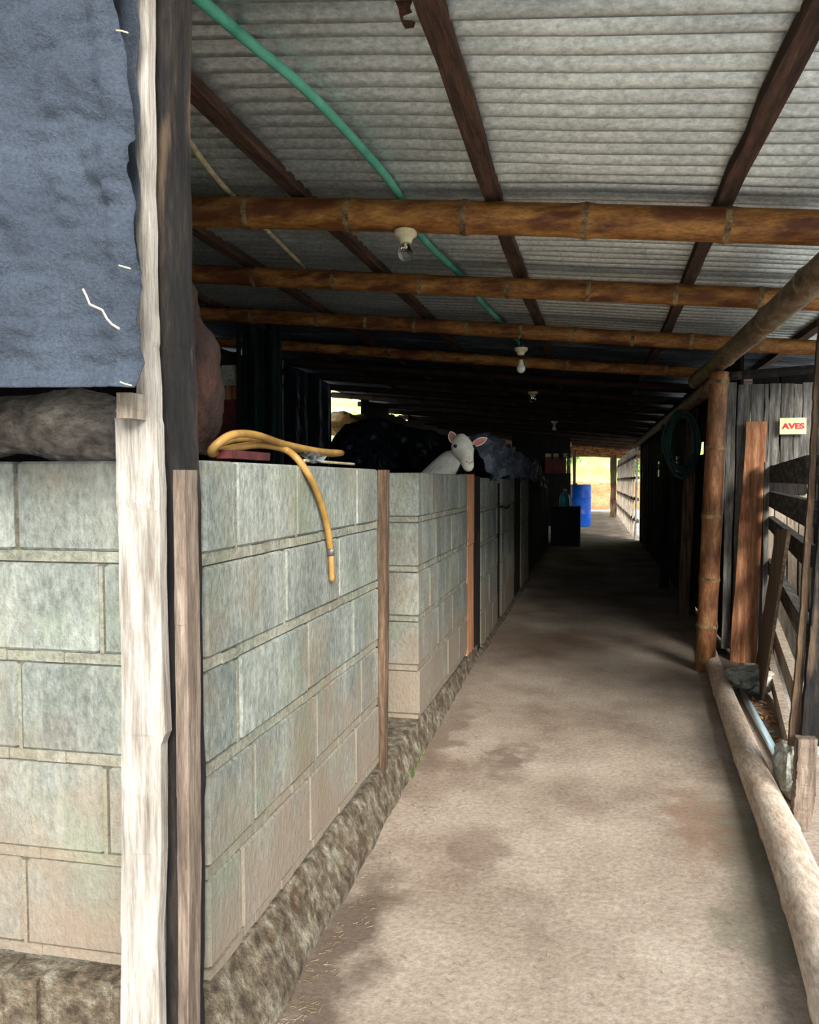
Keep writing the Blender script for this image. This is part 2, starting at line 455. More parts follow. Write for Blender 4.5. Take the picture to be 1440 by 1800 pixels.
def floor_stains():
    m = M['floor']; nt = m.node_tree; N, L = nt.nodes, nt.links
    b = N['Principled BSDF']
    src = b.inputs['Base Color'].links[0].from_socket
    tc = N.new('ShaderNodeTexCoord')
    for (px, py, rx, ry, col, st) in [(892, 1332, .10, .22, rgb(96, 78, 66), .7), (1300, 1470, .14, .42, rgb(104, 104, 84), .6),
                                  (1235, 1440, .12, .35, rgb(118, 88, 68), .55), (840, 1490, .10, .2, rgb(100, 80, 66), .5), (1350, 1640, .1, .25, rgb(102, 102, 84), .55),
                                  (560, 1700, .16, .6, rgb(78, 62, 50), .8), (780, 1290, .12, .7, rgb(96, 76, 62), .6), (940, 1130, .7, .6, rgb(110, 84, 64), .45)]:
        p = onZ(px, py, 0)
        mp = N.new('ShaderNodeMapping'); mp.vector_type = 'TEXTURE'
        mp.inputs['Location'].default_value = (p.x, p.y, 0)
        mp.inputs['Scale'].default_value = (rx, ry, 1)
        nz = N.new('ShaderNodeTexNoise'); nz.inputs['Scale'].default_value = 7; nz.inputs['Detail'].default_value = 5
        L.new(tc.outputs['Object'], nz.inputs['Vector'])
        mxv = N.new('ShaderNodeMix'); mxv.data_type = 'VECTOR'; mxv.inputs['Factor'].default_value = 0.16
        L.new(tc.outputs['Object'], mxv.inputs['A']); L.new(nz.outputs['Color'], mxv.inputs['B'])
        sb = N.new('ShaderNodeVectorMath'); sb.operation = 'MULTIPLY_ADD'
        sb.inputs[1].default_value = (.45, .45, 0)
        L.new(nz.outputs['Color'], sb.inputs[0]); L.new(tc.outputs['Object'], sb.inputs[2])
        s2 = N.new('ShaderNodeVectorMath'); s2.operation = 'SUBTRACT'; s2.inputs[1].default_value = (.225, .225, 0)
        L.new(sb.outputs[0], s2.inputs[0]); L.new(s2.outputs[0], mp.inputs['Vector'])
        ln = N.new('ShaderNodeVectorMath'); ln.operation = 'LENGTH'
        L.new(mp.outputs[0], ln.inputs[0])
        mr = N.new('ShaderNodeMapRange'); mr.inputs['From Min'].default_value = 1.15; mr.inputs['From Max'].default_value = 0.45
        mr.inputs['To Max'].default_value = st
        L.new(ln.outputs['Value'], mr.inputs['Value'])
        mx = N.new('ShaderNodeMix'); mx.data_type = 'RGBA'
        L.new(mr.outputs[0], mx.inputs['Factor']); L.new(src, mx.inputs['A']); mx.inputs['B'].default_value = col
        src = mx.outputs['Result']
    L.new(src, b.inputs['Base Color'])
floor_stains()

gr = floor_grid(-40, 40, -30, 36, 40, 40, lambda x, y: -0.05 + 0.02 * noise.noise(Vector((x, y, 0))))
g_ob = gr.build('ground', 'dirt', smooth=True, base=(0, 0, 0)); g_ob['kind'] = 'structure'
vg = floor_grid(-14, -1.3, -12, 1.2, 40, 40, lambda x, y: -0.015 + 0.02 * noise.noise(Vector((x, y, 0))))  # unseen dark ground, added to weaken bounce light on the left ceiling
g_ob = vg.build('ground', 'added_verge', smooth=True, base=(-6, -5, 0)); g_ob['kind'] = 'structure'

def hz(x, y):
    t = max(0.0, y - 33)
    z = min(t, 3.2) * 0.36 + max(0, t - 3.2) * 0.55
    return z - 0.06 + 0.35 * noise.noise(Vector((x * .35, y * .35, 2))) * min(1, t / 3)
hb = floor_grid(-40, 40, 33, 36.5, 60, 10, hz)
o = hb.build('hillside', 'bank', smooth=True, base=(0, 33, 0)); o['kind'] = 'structure'
hb = floor_grid(-40, 40, 36.5, 75, 70, 50, hz)
o = hb.build('hillside', 'hill', smooth=True, base=(0, 36.5, 0)); o['kind'] = 'structure'

def bush(loc, r, seed, label, grp='bushes on the slope past the far door'):
    rnd = random.Random(seed)
    t = thing('leafy_bush', loc, label, 'bush', grp)
    m = MB()
    for i in range(900):
        u = Vector((rnd.gauss(0, 1), rnd.gauss(0, 1), rnd.gauss(0, 1))).normalized() * r * rnd.uniform(.55, 1)
        c = Vector(loc) + Vector((u.x, u.y, abs(u.z) * .9 + .1))
        a = Vector((rnd.gauss(0, 1), rnd.gauss(0, 1), rnd.gauss(0, 1))).normalized()
        b2 = a.cross(Vector((rnd.random(), rnd.random(), 1))).normalized()
        s = .09 * rnd.uniform(.7, 1.6)
        m.add([c - a*s, c + b2*s*.5, c + a*s, c - b2*s*.5], [(0, 1, 2, 3)])
    f = m.build('foliage', 'leaf', t); f['kind'] = 'stuff'
    m = MB(); m.tube([loc, Vector(loc) + Vector((0.03, 0, r * .8))], .03, 6); m.build('stem', 'brown_wood', t)

# ------------------------------------------------------------------ block walls
def chamfer_block(lx, ly, lz, c=0.006):
    """chamfered box centred on the origin, bottom at z = 0"""
    m = MB(); vs = []
    for z, k in ((0, c), (c, 0), (lz - c, 0), (lz, c)):
        for (sx, sy, ex, ey) in ((-1,-1,1,0),(1,-1,-1,0),(1,-1,0,1),(1,1,0,-1),(1,1,-1,0),(-1,1,1,0),(-1,1,0,-1),(-1,-1,0,1)):
            vs.append((sx*(lx/2 - k) + ex*c, sy*(ly/2 - k) + ey*c, z))
    fs = [tuple(range(7, -1, -1)), tuple(range(24, 32))]
    for r in range(3):
        for k in range(8):
            fs.append((r*8+k, r*8+(k+1) % 8, (r+1)*8+(k+1) % 8, (r+1)*8+k))
    return m.add(vs, fs)

_bmesh = {}
def block(parent, cx, cy, z, lx, ly, lz, rnd):
    key = (round(lx, 2), round(ly, 2), round(lz, 3))
    if key not in _bmesh:
        ob = chamfer_block(lx, ly, lz).build('concrete_block', 'block', None, base=(0, 0, 0))
        _bmesh[key] = ob.data
    else:
        ob = bpy.data.objects.new('concrete_block', _bmesh[key]); COL.objects.link(ob)
    ob.parent = parent
    ob.location = Vector((cx, cy, z)) - wloc(parent)
    ob.rotation_euler = (0, 0, rnd.uniform(-.003, .003))
    return ob

def block_wall(name, axis, f0, f1, a0, a1, z0, c, n, cuts=None, seed=1):
    """axis 'y': wall runs along y from a0 to a1, x faces f0 (hidden side) .. f1;  axis 'x': runs along x"""
    rnd = random.Random(seed)
    t = struct(name, ((f0+f1)/2, (a0+a1)/2, z0) if axis == 'y' else ((a0+a1)/2, (f0+f1)/2, z0))
    g_ = 0.009
    m = MB()
    if axis == 'y': m.box((f0 + g_, a0 + g_, z0 - .02), (f1 - g_, a1 - g_, z0 + c*n - .03))
    else: m.box((a0 + g_, f0 + g_, z0 - .02), (a1 - g_, f1 - g_, z0 + c*n - .03))
    m.build('mortar_core', 'core', t)
    mm = MB()
    th = f1 - f0
    for r in range(n):
        zb = z0 + r * c
        row = cuts[r % len(cuts)] if cuts else None
        if row is None:
            row = [a0]; q = a0 + (0.41 if r % 2 else 0.205)
            while q < a1 - .08:
                row.append(q); q += .41
            row.append(a1)
        for i in range(len(row) - 1):
            p, q = row[i], row[i+1]
            L_ = q - p - .012
            off = rnd.uniform(-.003, .003)
            bz = zb + .024; bh = c - .024 - 0.004
            if axis == 'y': block(t, (f0+f1)/2 + off, (p+q)/2, bz, th, L_, bh, rnd)
            else: block(t, (p+q)/2, (f0+f1)/2 + off, bz, L_, th, bh, rnd)
        # mortar bed under each course, and upright joints nearly full
        e = .0035
        segs = max(2, int((a1 - a0) / .07))
        for i in range(segs):
            p = a0 + (a1 - a0) * i / segs; q = a0 + (a1 - a0) * (i + 1) / segs
            w = rnd.uniform(-.003, .002)
            if axis == 'y': mm.box((f0 + e + w, max(p, a0 + e), zb), (f1 - e - w, min(q, a1 - e), zb + .0235 + w * .5))
            else: mm.box((max(p, a0 + e), f0 + e - w, zb), (min(q, a1 - e), f1 - e + w, zb + .0235 + w * .5))
        for x in row[1:-1]:
            if rnd.random() < .88:
                if axis == 'y': mm.box((f0 + .005, x - .005, zb + .024), (f1 - .003, x + .004, zb + c - .008))
                else: mm.box((x - .005, f0 + .003, zb + .024), (x + .004, f1 - .005, zb + c - .008))
    ob = mm.build('mortar_bed', 'mortar', t); ob['kind'] = 'stuff'
    return t

XW = -0.78
TH = 0.12
block_wall('wall_left', 'y', XW - TH, XW, 1.385, 2.63, .168, .2195, 5,
           [[1.385, 1.53, 1.94, 2.35, 2.63], [1.385, 1.60, 2.0, 2.42, 2.63], [1.385, 1.53, 1.94, 2.33, 2.63],
            [1.385, 1.79, 2.2, 2.63], [1.385, 1.53, 1.87, 2.376, 2.63]], 1)
block_wall('wall_left', 'y', XW - TH - .04, XW, 3.262, 4.60, .122, .2276, 5,
           [[3.262, 3.55, 3.96, 4.3, 4.6], [3.262, 3.7, 4.1, 4.6], [3.262, 3.5, 3.9, 4.3, 4.6], [3.262, 3.66, 4.06, 4.6]], 2)
block_wall('wall_left', 'y', XW - TH, XW, 5.2, 6.12, .02, .2450, 5, None, 3)
block_wall('wall_left', 'y', XW - TH, XW, 6.42, 7.45, .02, .2450, 5, None, 4)
block_wall('wall_left', 'y', XW - TH, XW, 8.17, 9.13, .02, .2450, 5, None, 5)
block_wall('wall_front', 'x', 1.40, 1.52, -3.9, -0.91, .168, .2195, 5, None, 6)

# footing under the front wall
m = MB(); m.box((-3.9, 1.36, -.05), (-.86, 1.54, .168))
def rough(amp, sc, s=0):
    def f(v):
        n = noise.noise(v * sc + Vector((s, s, s)))
        n2 = noise.noise(v * sc * 3 + Vector((s+5, s, s)))
        return v + Vector((n, n2, n * n2)) * amp
    return f
def strip(y0, y1, zt0, zt1, toe0, toe1, xin, n=90, seed=0):
    """rough sloping concrete kerb at the foot of the pen wall"""
    m = MB(); vs = []
    K = 7
    for j in range(n + 1):
        t = j / n; y = y0 + (y1 - y0) * t
        zt = zt0 + (zt1 - zt0) * t; tx = toe0 + (toe1 - toe0) * t
        prof = [(xin, -.03), (xin, zt), (XW + .004, zt), (XW + (tx-XW)*.3, zt*.80), (XW + (tx-XW)*.62, zt*.48), (XW + (tx-XW)*.88, zt*.2), (tx, -.03)]
        for k, (x, z) in enumerate(prof):
            q = Vector((x * 9, y * 7, z * 9 + seed))
            a = .012 if 2 <= k else 0
            vs.append((x + a * noise.noise(q) + (.008 * noise.noise(q * 3) if k > 2 else 0), y, z + (a * .8 * noise.noise(q + Vector((9, 0, 0))) if k < 6 else 0)))
    fs = [(j*K+k, (j+1)*K+k, (j+1)*K+k+1, j*K+k+1)[::-1] for j in range(n) for k in range(K - 1)]
    fs += [tuple(range(K)), tuple(range(n*K, (n+1)*K))[::-1]]
    return m.add(vs, fs)
k1 = strip(1.33, 5.0, .172, .09, -.683, -.775, -.97).build('trim_1', 'curb', smooth=False); k1['kind'] = 'structure'
k2 = strip(5.0, 14.5, .03, .03, -.755, -.77, -.95, 60).build('trim_2', 'curb', smooth=False); k2['kind'] = 'structure'
m = MB()
for i in range(36):
    x = -3.9 + i * .083
    m.box((x, 1.36 + random.Random(i).uniform(-.02, .01), -.05), (x + .084, 1.54, .165 + random.Random(i+50).uniform(-.012, .002)))
o = m.build('trim_3', 'curb', disp=rough(.012, 11)); o['kind'] = 'structure'

# ------------------------------------------------------------------ corrugated roof
ceil = struct('ceiling', (0, 2, roofz(0, .12)))
PITCH = 0.0835
def sheet(x0, x1, y0, y1, dz, seed, mt='zinc'):
    rnd = random.Random(seed)
    m = MB(); vs = []
    n = int(round((y1 - y0) / PITCH * 12)); nx = 10
    sag = [rnd.uniform(-.006, .006) for _ in range(nx + 1)]
    for j in range(n + 1):
        y = y0 + j * PITCH / 12
        h = 0.040 * (0.62 - abs(math.sin(math.pi * y / PITCH)) ** 1.35)
        for i in range(nx + 1):
            x = x0 + (x1 - x0) * i / nx
            vs.append((x, y, roofz(x, .125) + dz + h + sag[i]))
    k = nx + 1
    fs = [(j*k+i, j*k+i+1, (j+1)*k+i+1, (j+1)*k+i)[::-1] for j in range(n) for i in range(nx)]
    m.add(vs, fs)
    ob = m.build('corrugated_sheet', mt, ceil, smooth=True)
    ob.modifiers.new('thickness', 'SOLIDIFY').thickness = 0.0012
    return ob
ys = 0.9
k = 0
while ys < 29.5:
    y1 = ys + PITCH * 11
    for (xa, xb, dz) in ((-4.15, 1.75, 0.0),):
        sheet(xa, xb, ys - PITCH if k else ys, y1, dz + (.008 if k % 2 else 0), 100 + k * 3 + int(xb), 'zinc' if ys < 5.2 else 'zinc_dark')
    ys = y1; k += 1

# long battens under the sheets
for i, (x, lab) in enumerate([(-0.385, 'rusty brown roof batten over the aisle just right of the green hose'),
                          (0.47, 'rusty brown roof batten nearest the right side, running deep over the aisle'),
                          (-1.18, 'dull brown roof batten crossing over the green hose side above the pens'),
                          (-1.95, 'dark roof batten over the pens beside the pale cane'),
                          (-2.8, 'darkest roof batten furthest left over the pens'),
                          (1.35, 'roof batten by the outer right edge of the roof')]):
    rnd = random.Random(i)
    m = MB(); vs = []
    segs = 60
    for j in range(segs + 1):
        y = 1.0 + 28.6 * (j / segs) ** 1.6
        x_ = x + .01 * math.sin(y * 1.3 + i) + jit(rnd, .003)
        z = roofz(x_, .1)
        w = .030 + jit(rnd, .003); h = .026
        vs += [(x_-w, y, z-h), (x_+w, y, z-h), (x_+w, y, z+h-.01), (x_-w, y, z+h-.01)]
    fs = [(3,2,1,0), (segs*4, segs*4+1, segs*4+2, segs*4+3)]
    for j in range(segs):
        for q in range(4): fs.append((j*4+q, j*4+(q+1) % 4, (j+1)*4+(q+1) % 4, (j+1)*4+q))
    tag(m.add(vs, fs).build('roof_batten', 'batten'), lab, 'batten')
m = MB(); a = onY(700, -30, 1.72); b = onY(716, 42, 1.80)
m = plank(a + Vector((-.02, 0, 0)), a + Vector((.022, 0, 0)), b + Vector((.015, 0, 0)), b + Vector((-.01, 0, 0)), (0, .02, 0), rows=8, jt=.004, seed=5)
tag(m.build('roof_batten', 'batten'), 'broken splintered batten stub hanging at the top edge of view', 'batten')

# bamboo cross beams
beamY = [2.87, 3.90, 5.07, 6.40, 7.5, 8.6, 9.8, 11.0, 12.3, 13.6, 15, 16.4, 17.8, 19.2, 20.6, 22, 23.4, 24.8, 26.2, 27.6, 29]
names = ['thick amber bamboo beam crossing overhead, nearest of the ceiling beams', 'second amber bamboo beam from the camera under the roof',
         'third amber bamboo beam from the camera, just beyond the grey long pole end', 'fourth bamboo beam from the camera, dim reddish brown',
         'fifth bamboo beam from the camera, very dark']
NODEPX = {0: [(440, 372), (617, 378), (818, 386), (1029, 392), (1276, 402)], 1: [(450, 490), (590, 494), (741, 500), (893, 508), (1034, 515), (1187, 520), (1335, 525)],
          2: [(445, 565), (560, 573), (645, 580), (730, 590), (822, 597), (915, 596), (1010, 598), (1112, 599), (1215, 600)]}
for i, y in enumerate(beamY):
    r = [.062, .052, .050, .046][i] if i < 4 else .044
    x0, x1 = (-4.0, 1.7)
    p0 = Vector((x0, y, roofz(x0))); p1 = Vector((x1, y, roofz(x1)))
    rnd = random.Random(i * 7 + 1)
    if i in NODEPX:
        nd = [(onY(px, py, y).x - x0) / (x1 - x0) for px, py in NODEPX[i]]
        q = nd[0] - .07
        while q > .03:
            nd.append(q); q -= .07
        q = max(nd) + .075
        while q < .97:
            nd.append(q); q += .08
        nd = [t for t in nd if .02 < t < .98]
    else:
        nd = []; q = rnd.uniform(.03, .08)
        while q < .97:
            nd.append(q); q += rnd.uniform(.055, .08)
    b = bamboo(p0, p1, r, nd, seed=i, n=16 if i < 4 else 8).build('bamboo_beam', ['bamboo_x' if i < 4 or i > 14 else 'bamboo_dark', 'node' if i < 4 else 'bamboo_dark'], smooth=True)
    if i < 5: tag(b, names[i], 'beam', 'bamboo beams across the ceiling')
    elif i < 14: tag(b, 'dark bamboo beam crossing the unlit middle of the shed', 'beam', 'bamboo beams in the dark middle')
    else: tag(b, 'sunlit reddish bamboo beam above the far doorway end', 'beam', 'bamboo beams at the far end')

# long grey bamboo carrying the beams along the right side
XL = 0.775
zl = CAMZ + .735
p0 = Vector((XL + .01, 1.0, zl - .03)); p1 = Vector((XL, 6.0, zl + .03))
L_ = (p1 - p0).length
nd = [(onX(px, py, XL).y - 1.0) / L_ for px, py in [(1425, 503), (1350, 575), (1273, 632)]]
nd = [t for t in nd if .03 < t < .97] + [.08, .22, .95]
tag(bamboo(p0, p1, .058, nd, seed=31, n=16).build('bamboo_pole', ['bamboo_y', 'node'], smooth=True),
    'thick grey brown bamboo pole running lengthwise above the right post', 'pole')
tag(bamboo((XL + .02, 5.2, zl - .09), (XL + .03, 15.2, zl - .04), .05, [t / 22 for t in range(1, 22)], seed=32).build('bamboo_pole', ['bamboo_y', 'node'], smooth=True),
    'dim bamboo pole continuing lengthwise behind the right post', 'pole')

# ------------------------------------------------------------------ front left posts
FY = 1.20
def pxpoly(left, right, Y, th, seed=0, jt=.0015, sub=6):
    """upright board: lists of (px, py) down its left and right edge, in the plane y = Y"""
    rnd = random.Random(seed)
    def interp(edge, y):
        for (a, b) in zip(edge, edge[1:]):
            if a[1] <= y <= b[1]:
                return a[0] + (b[0]-a[0]) * (y-a[1]) / max(1e-6, (b[1]-a[1]))
        return edge[-1][0] if y > edge[-1][1] else edge[0][0]
    y0 = left[0][1]; y1 = left[-1][1]
    rows = []
    yy = sorted(set([e[1] for e in left] + [e[1] for e in right] + [y0 + (y1-y0)*i/(sub*6) for i in range(sub*6+1)]))
    vs = []
    for y in yy:
        a = onY(interp(left, y), y, Y) + Vector((jit(rnd, jt), 0, 0))
        b = onY(interp(right, y), y, Y) + Vector((jit(rnd, jt), 0, 0))
        mid = (a + b) / 2 + Vector((0, jit(rnd, jt) - .002, 0))
        vs += [a, mid, b, b + Vector((0, th, 0)), a + Vector((0, th, 0))]
    n = len(yy); fs = [(4, 3, 2, 1, 0)]
    for j in range(n - 1):
        for q in range(5): fs.append((j*5+q, j*5+(q+1) % 5, (j+1)*5+(q+1) % 5, (j+1)*5+q))
    o = (n-1)*5
    fs.append((o, o+1, o+2, o+3, o+4))
    return MB().add(vs, fs)
bot = 2050
m = pxpoly([(233, -420), (236, 300), (240, 560), (238, 733), (201, 735), (206, 900), (212, 1100), (214, 1400), (212, 1800), (212, bot)],
           [(258, -420), (262, 300), (268, 600), (280, 860), (284, 1100), (290, 1290), (283, 1310), (283, 1500), (278, 1650), (281, 1800), (282, bot)], FY, .022, 3)
t = thing('wooden_post', onY(250, bot, FY), 'tall bleached whitish plank post at the front left corner', 'post')
t.location.z = 0
m.build('plank', 'white_wood', t)
m = pxpoly([(266, -420), (270, 300), (277, 600), (285, 830), (292, 1100), (296, 1400), (290, 1800), (290, bot)],
           [(302, -420), (300, 300), (304, 500), (312, 700), (318, 830), (323, 1100), (328, 1400), (326, 1800), (326, bot)], 1.25, .068, 5, jt=.002)
tag(m.build('wooden_post', 'dark_wood'), 'dark knotty square post just right of the bleached plank post', 'post')
m = pxpoly([(304, 826), (306, 1000), (311, 1400), (314, 1800), (314, bot)], [(325, 826), (330, 1100), (333, 1500), (331, 1800), (331, bot)], 1.205, .042, 6, jt=.0008)
tag(m.build('wooden_batten', 'batten_pale'), 'brown narrow batten standing against the dark post, lower half', 'batten')
m = pxpoly([(205, 690), (205, 735)], [(232, 690), (232, 733)], 1.155, .04, 7, jt=.0005)
tag(m.build('wood_block', 'pale_wood'), 'small fresh pale wood block under the corner of the blue netting', 'wood block')

# netting sheet hung to the left
def netting():
    def red(y):
        E = [(-430, 190), (0, 203), (90, 216), (180, 232), (300, 222), (420, 236), (475, 243), (560, 238), (640, 244), (684, 248)]
        for a, b in zip(E, E[1:]):
            if a[0] <= y <= b[0]: return a[1] + (b[1]-a[1])*(y-a[0])/(b[0]-a[0])
        return E[-1][1]
    vs = []; NX, NY = 150, 200
    Y = 1.10
    for j in range(NY + 1):
        t = j / NY
        py = -420 + (690 + 420) * t
        xr = onY(red(py), py, Y).x
        for i in range(NX + 1):
            s = (i / NX) ** .6
            x = -3.9 + (xr + 3.9) * s
            zr = onY(200, 690, Y).z
            z = zr + (min(roofz(x, .095), 2.42) - zr) * (1 - t)
            q = Vector((x * 3, 0, z * 3))
            near = max(0, 1 - (xr - x) / .10)
            y = Y - .026 + .026 * noise.noise(q) + .045 * (.5 - abs(noise.noise(q * 2.6 + Vector((2, 0, 5))))) + .018 * (.5 - abs(noise.noise(q * 9 + Vector((z * 3, 0, 5))))) - .014 * math.exp(-((xr - x - .035) / .012) ** 2) + .008 * near
            if t > .97: y -= .012 * (t - .97) / .03
            vs.append((x, y, z + .012 * math.sin(x * 5) * t))
    k = NX + 1
    fs = [(j*k+i, (j+1)*k+i, (j+1)*k+i+1, j*k+i+1) for j in range(NY) for i in range(NX)]
    ob = MB().add(vs, fs).build('shade_netting', 'netting', smooth=True)
    ob.modifiers.new('thickness', 'SOLIDIFY').thickness = 0.002
    tag(ob, 'wrinkled blue grey shade netting hanging left of the bleached post', 'netting')
    return ob
net = netting()
crumple_fold = MB()
vs = []
for j in range(60):
    py = -400 + 1050 * j / 59
    for i, px in enumerate((150, 200, 222, 232, 241)):
        q = onY(px, py, 1.165 + (.012 if i % 2 else 0) + .006 * math.sin(j * .5))
        q.z = min(q.z, roofz(q.x, .09))
        vs.append(q + Vector((.004 * math.sin(j * .8), 0, 0)))
crumple_fold.add(vs, [(j*5+i, (j+1)*5+i, (j+1)*5+i+1, j*5+i+1) for j in range(59) for i in range(4)])
crumple_fold.build('back_fold', 'netting', net, smooth=True).modifiers.new('thickness', 'SOLIDIFY').thickness = .002
for (px, py) in ((234, 77), (238, 480), (240, 680)):
    p = onY(px, py, 1.085)
    m = MB(); p.y = 1.055; m.tube([p + Vector((-.008, 0, .004)), p + Vector((.004, -.003, 0)), p + Vector((.012, 0, -.002))], .0012, 5)
    m.build('tie_thread', 'cream', net)
m = MB()
pp = [onY(px, py, 1.058) for px, py in [(146, 508), (152, 520), (158, 535), (180, 545), (188, 560), (197, 570), (210, 578)]]
m.tube(pp, .0018, 5); m.build('torn_thread', 'cream', net)

# grey gnarled log on top of the front wall
m = MB(); pts = [(-3.2, 1.50, 1.34), (-2.4, 1.47, 1.335), (-1.6, 1.48, 1.33), (-1.24, 1.47, 1.345), (-1.0, 1.46, 1.325)]
m.tube(curve_pts(pts, 10), [.075 - .01 * math.sin(i * .5) for i in range(41)], 16)
tag(m.build('gnarled_log', 'grey_log', smooth=True, disp=rough(.014, 14)), 'gnarled greyish log lying on the block wall beneath the netting', 'log')

# knotty trunk behind the dark post
Yt = 1.66
Tp = [(335, 500, 10), (340, 560, 24), (352, 610, 40), (358, 660, 42), (360, 720, 42), (355, 760, 36), (350, 797, 28)]
m = MB(); P = []; Rr = []
for (px, py, w) in Tp:
    P.append(onY(px - 8, py, Yt)); Rr.append(w * 1.65 / 1300)
P.insert(0, P[0] + Vector((-.05, 0, .1))); Rr.insert(0, .01)
cp = curve_pts(P, 8)
rr = []
for i in range(len(cp)):
    u = i / 8; a = int(min(u, len(Rr) - 2)); rr.append(Rr[a] + (Rr[a+1] - Rr[a]) * min(1, u - a))
m.tube(cp, rr, 24)
for i, v in enumerate(m.v):
    if v.z < 1.272: v.z = 1.272
tag(m.build('tree_stump', 'trunk', smooth=True, disp=rough(.012, 16)), 'bulging reddish brown knotted trunk piece on the wall behind the dark post', 'trunk')

# ------------------------------------------------------------------ things on the pen wall
HXp = XW - .05
def hp(px, py, x=HXp): return onX(px, py, x)
t = thing('garden_hose', hp(470, 800), 'amber yellow hose coiled on the wall top with one end hanging down', 'hose')
main = [hp(601, 796), hp(560, 793), hp(500, 781), hp(450, 765), hp(410, 764), hp(380, 782, XW-.07), hp(372, 797, XW-.09), hp(392, 792, XW-.09), hp(420, 786, XW-.08), hp(460, 782, XW-.07), hp(500, 790, XW-.05), hp(522, 806, XW-.01), hp(541, 832, XW+.012), hp(556, 862, XW+.014), hp(569, 900, XW+.014), hp(577, 935, XW+.014), hp(581, 965, XW+.014)]
for p in main[:11]: p.z = max(p.z, 1.277)
MB().tube(curve_pts(main, 8), .0098, 10).build('hose_tube', 'hose', t, smooth=True)
lo_ = [hp(598, 797), hp(575, 798, XW-.07), hp(520, 790, XW-.08), hp(470, 776, XW-.08), hp(420, 771, XW-.09), hp(388, 779, XW-.1), hp(375, 788, XW-.11)]
for p in lo_: p.z = max(p.z, 1.28)
MB().tube(curve_pts(lo_, 8), .0098, 10).build('hose_tube', 'hose', t, smooth=True)
MB().tube([hp(581, 960, XW+.014), hp(581.5, 968, XW+.014), hp(582, 976, XW+.014)], .0108, 10).build('connector', 'metal', t, smooth=True)
MB().tube(curve_pts([hp(582, 974, XW+.014), hp(583, 1000, XW+.014), hp(584, 1021, XW+.014)], 4), .0088, 10).build('hose_end', 'hose', t, smooth=True)
a, b = onX(535, 806, XW-.05), onX(622, 808, XW-.06)
a.z = b.z = 1.279
tag(MB().tube([a, b], .0045, 6).build('thin_stick', 'cane'), 'thin pale stick lying on the wall top beyond the hose', 'stick')
a = onX(545, 800, XW-.06); a.z = 1.29
m = blob(a, (.03, .05, .022), 14, 9, .5, 8, 3, flat=1.272)
tag(m.build('crumpled_wrap', 'metal'), 'crumpled shiny clear wrapper beside the hose on the wall', 'wrapper')
a = onX(425, 797, XW-.07); a.z = 1.283
m = MB(); m.box((a.x - .02, a.y - .09, 1.272), (a.x + .02, a.y + .12, 1.292))
tag(m.build('handle_tool', 'maroon', disp=rough(.004, 30)), 'dark red tool handle lying under the coiled hose', 'tool')

# upright strip closing the end of the first wall
ob = pxpoly([(664, 826), (663, 1100), (662, 1366)], [(679, 828), (678, 1100), (675, 1352)], 2.64, .05, 9, jt=.001)
tag(ob.build('wooden_post', 'brown_wood'), 'thin brown slot post at the end of the nearest pen wall', 'post')
# board floor of the gap
m = MB(); m.box((-.95, 2.70, .0), (-.80, 3.25, .118)); 
o = m.build('doorstep', 'rust', disp=rough(.006, 12)); tag(o, 'dirty brown sill in the gap between the first two pen walls', 'sill')

# orange upright plank and dark post past the second wall
t = thing('wooden_post', (-.80, 4.74, 0), 'bright orange brown slat post where the sheep looks over', 'post')
m = MB(); m.box((-.83, 4.615, .03), (-.782, 4.86, .80)); m.build('plank', 'orange_wood', t, disp=rough(.002, 9))
m = MB(); m.box((-.83, 4.615, .806), (-.778, 4.86, 1.262)); m.build('plank', 'orange_wood', t, disp=rough(.002, 9))
m = MB(); m.box((-.83, 4.88, 0), (-.785, 5.16, 1.25))
tag(m.build('wooden_post', 'dark_wood', disp=rough(.003, 9)), 'dark brown broad post between orange slat and third pen wall', 'post')
m = MB(); m.box((-.84, 6.15, 0.02), (-.80, 6.40, 1.2))
t = thing('pen_door', (-.82, 6.27, .02), 'narrow black pen door set in the third wall, with bent iron latch', 'door')
m.build('door_board', 'black_wood', t)
MB().tube([(-.79, 6.1, 1.0), (-.77, 6.3, 1.0), (-.775, 6.7, .97), (-.775, 6.9, .98)], .012, 6).build('latch', 'rust', t)
m = MB(); m.box((-.86, 7.5, 0), (-.79, 8.12, 1.3))
tag(m.build('wooden_post', 'black_wood'), 'wide black post between the last two block piers', 'post')

# slatted dark pens deeper in
def slat_gate(y0, y1, x, name, label, cat, n, z1=1.25, seed=0, rails=(.25, 1.1), mt='black_wood'):
    rnd = random.Random(seed)
    t = thing(name, (x, (y0+y1)/2, 0), label, cat)
    dy = (y1 - y0) / n
    for i in range(n):
        y = y0 + dy * (i + .5); w = dy * rnd.uniform(.28, .4)
        m = plank((x, y-w, z1 + rnd.uniform(-.04, .04)), (x, y+w, z1), (x, y+w, .0), (x, y-w, .0), (-.025, 0, 0), rows=4, jt=.006, seed=seed+i)
        m.build('slat', mt, t)
    for z in rails:
        MB().box((x - .065, y0, z), (x - .027, y1, z + .07)).build('rail', mt, t)
    return t
slat_gate(9.2, 11.5, -.80, 'slat_gate', 'dark slatted pen gate past the last block pier', 'gate', 14, seed=3)
slat_gate(11.6, 13.6, -.80, 'slat_gate', 'dark slatted pen gate just before the black box', 'gate', 12, seed=23)

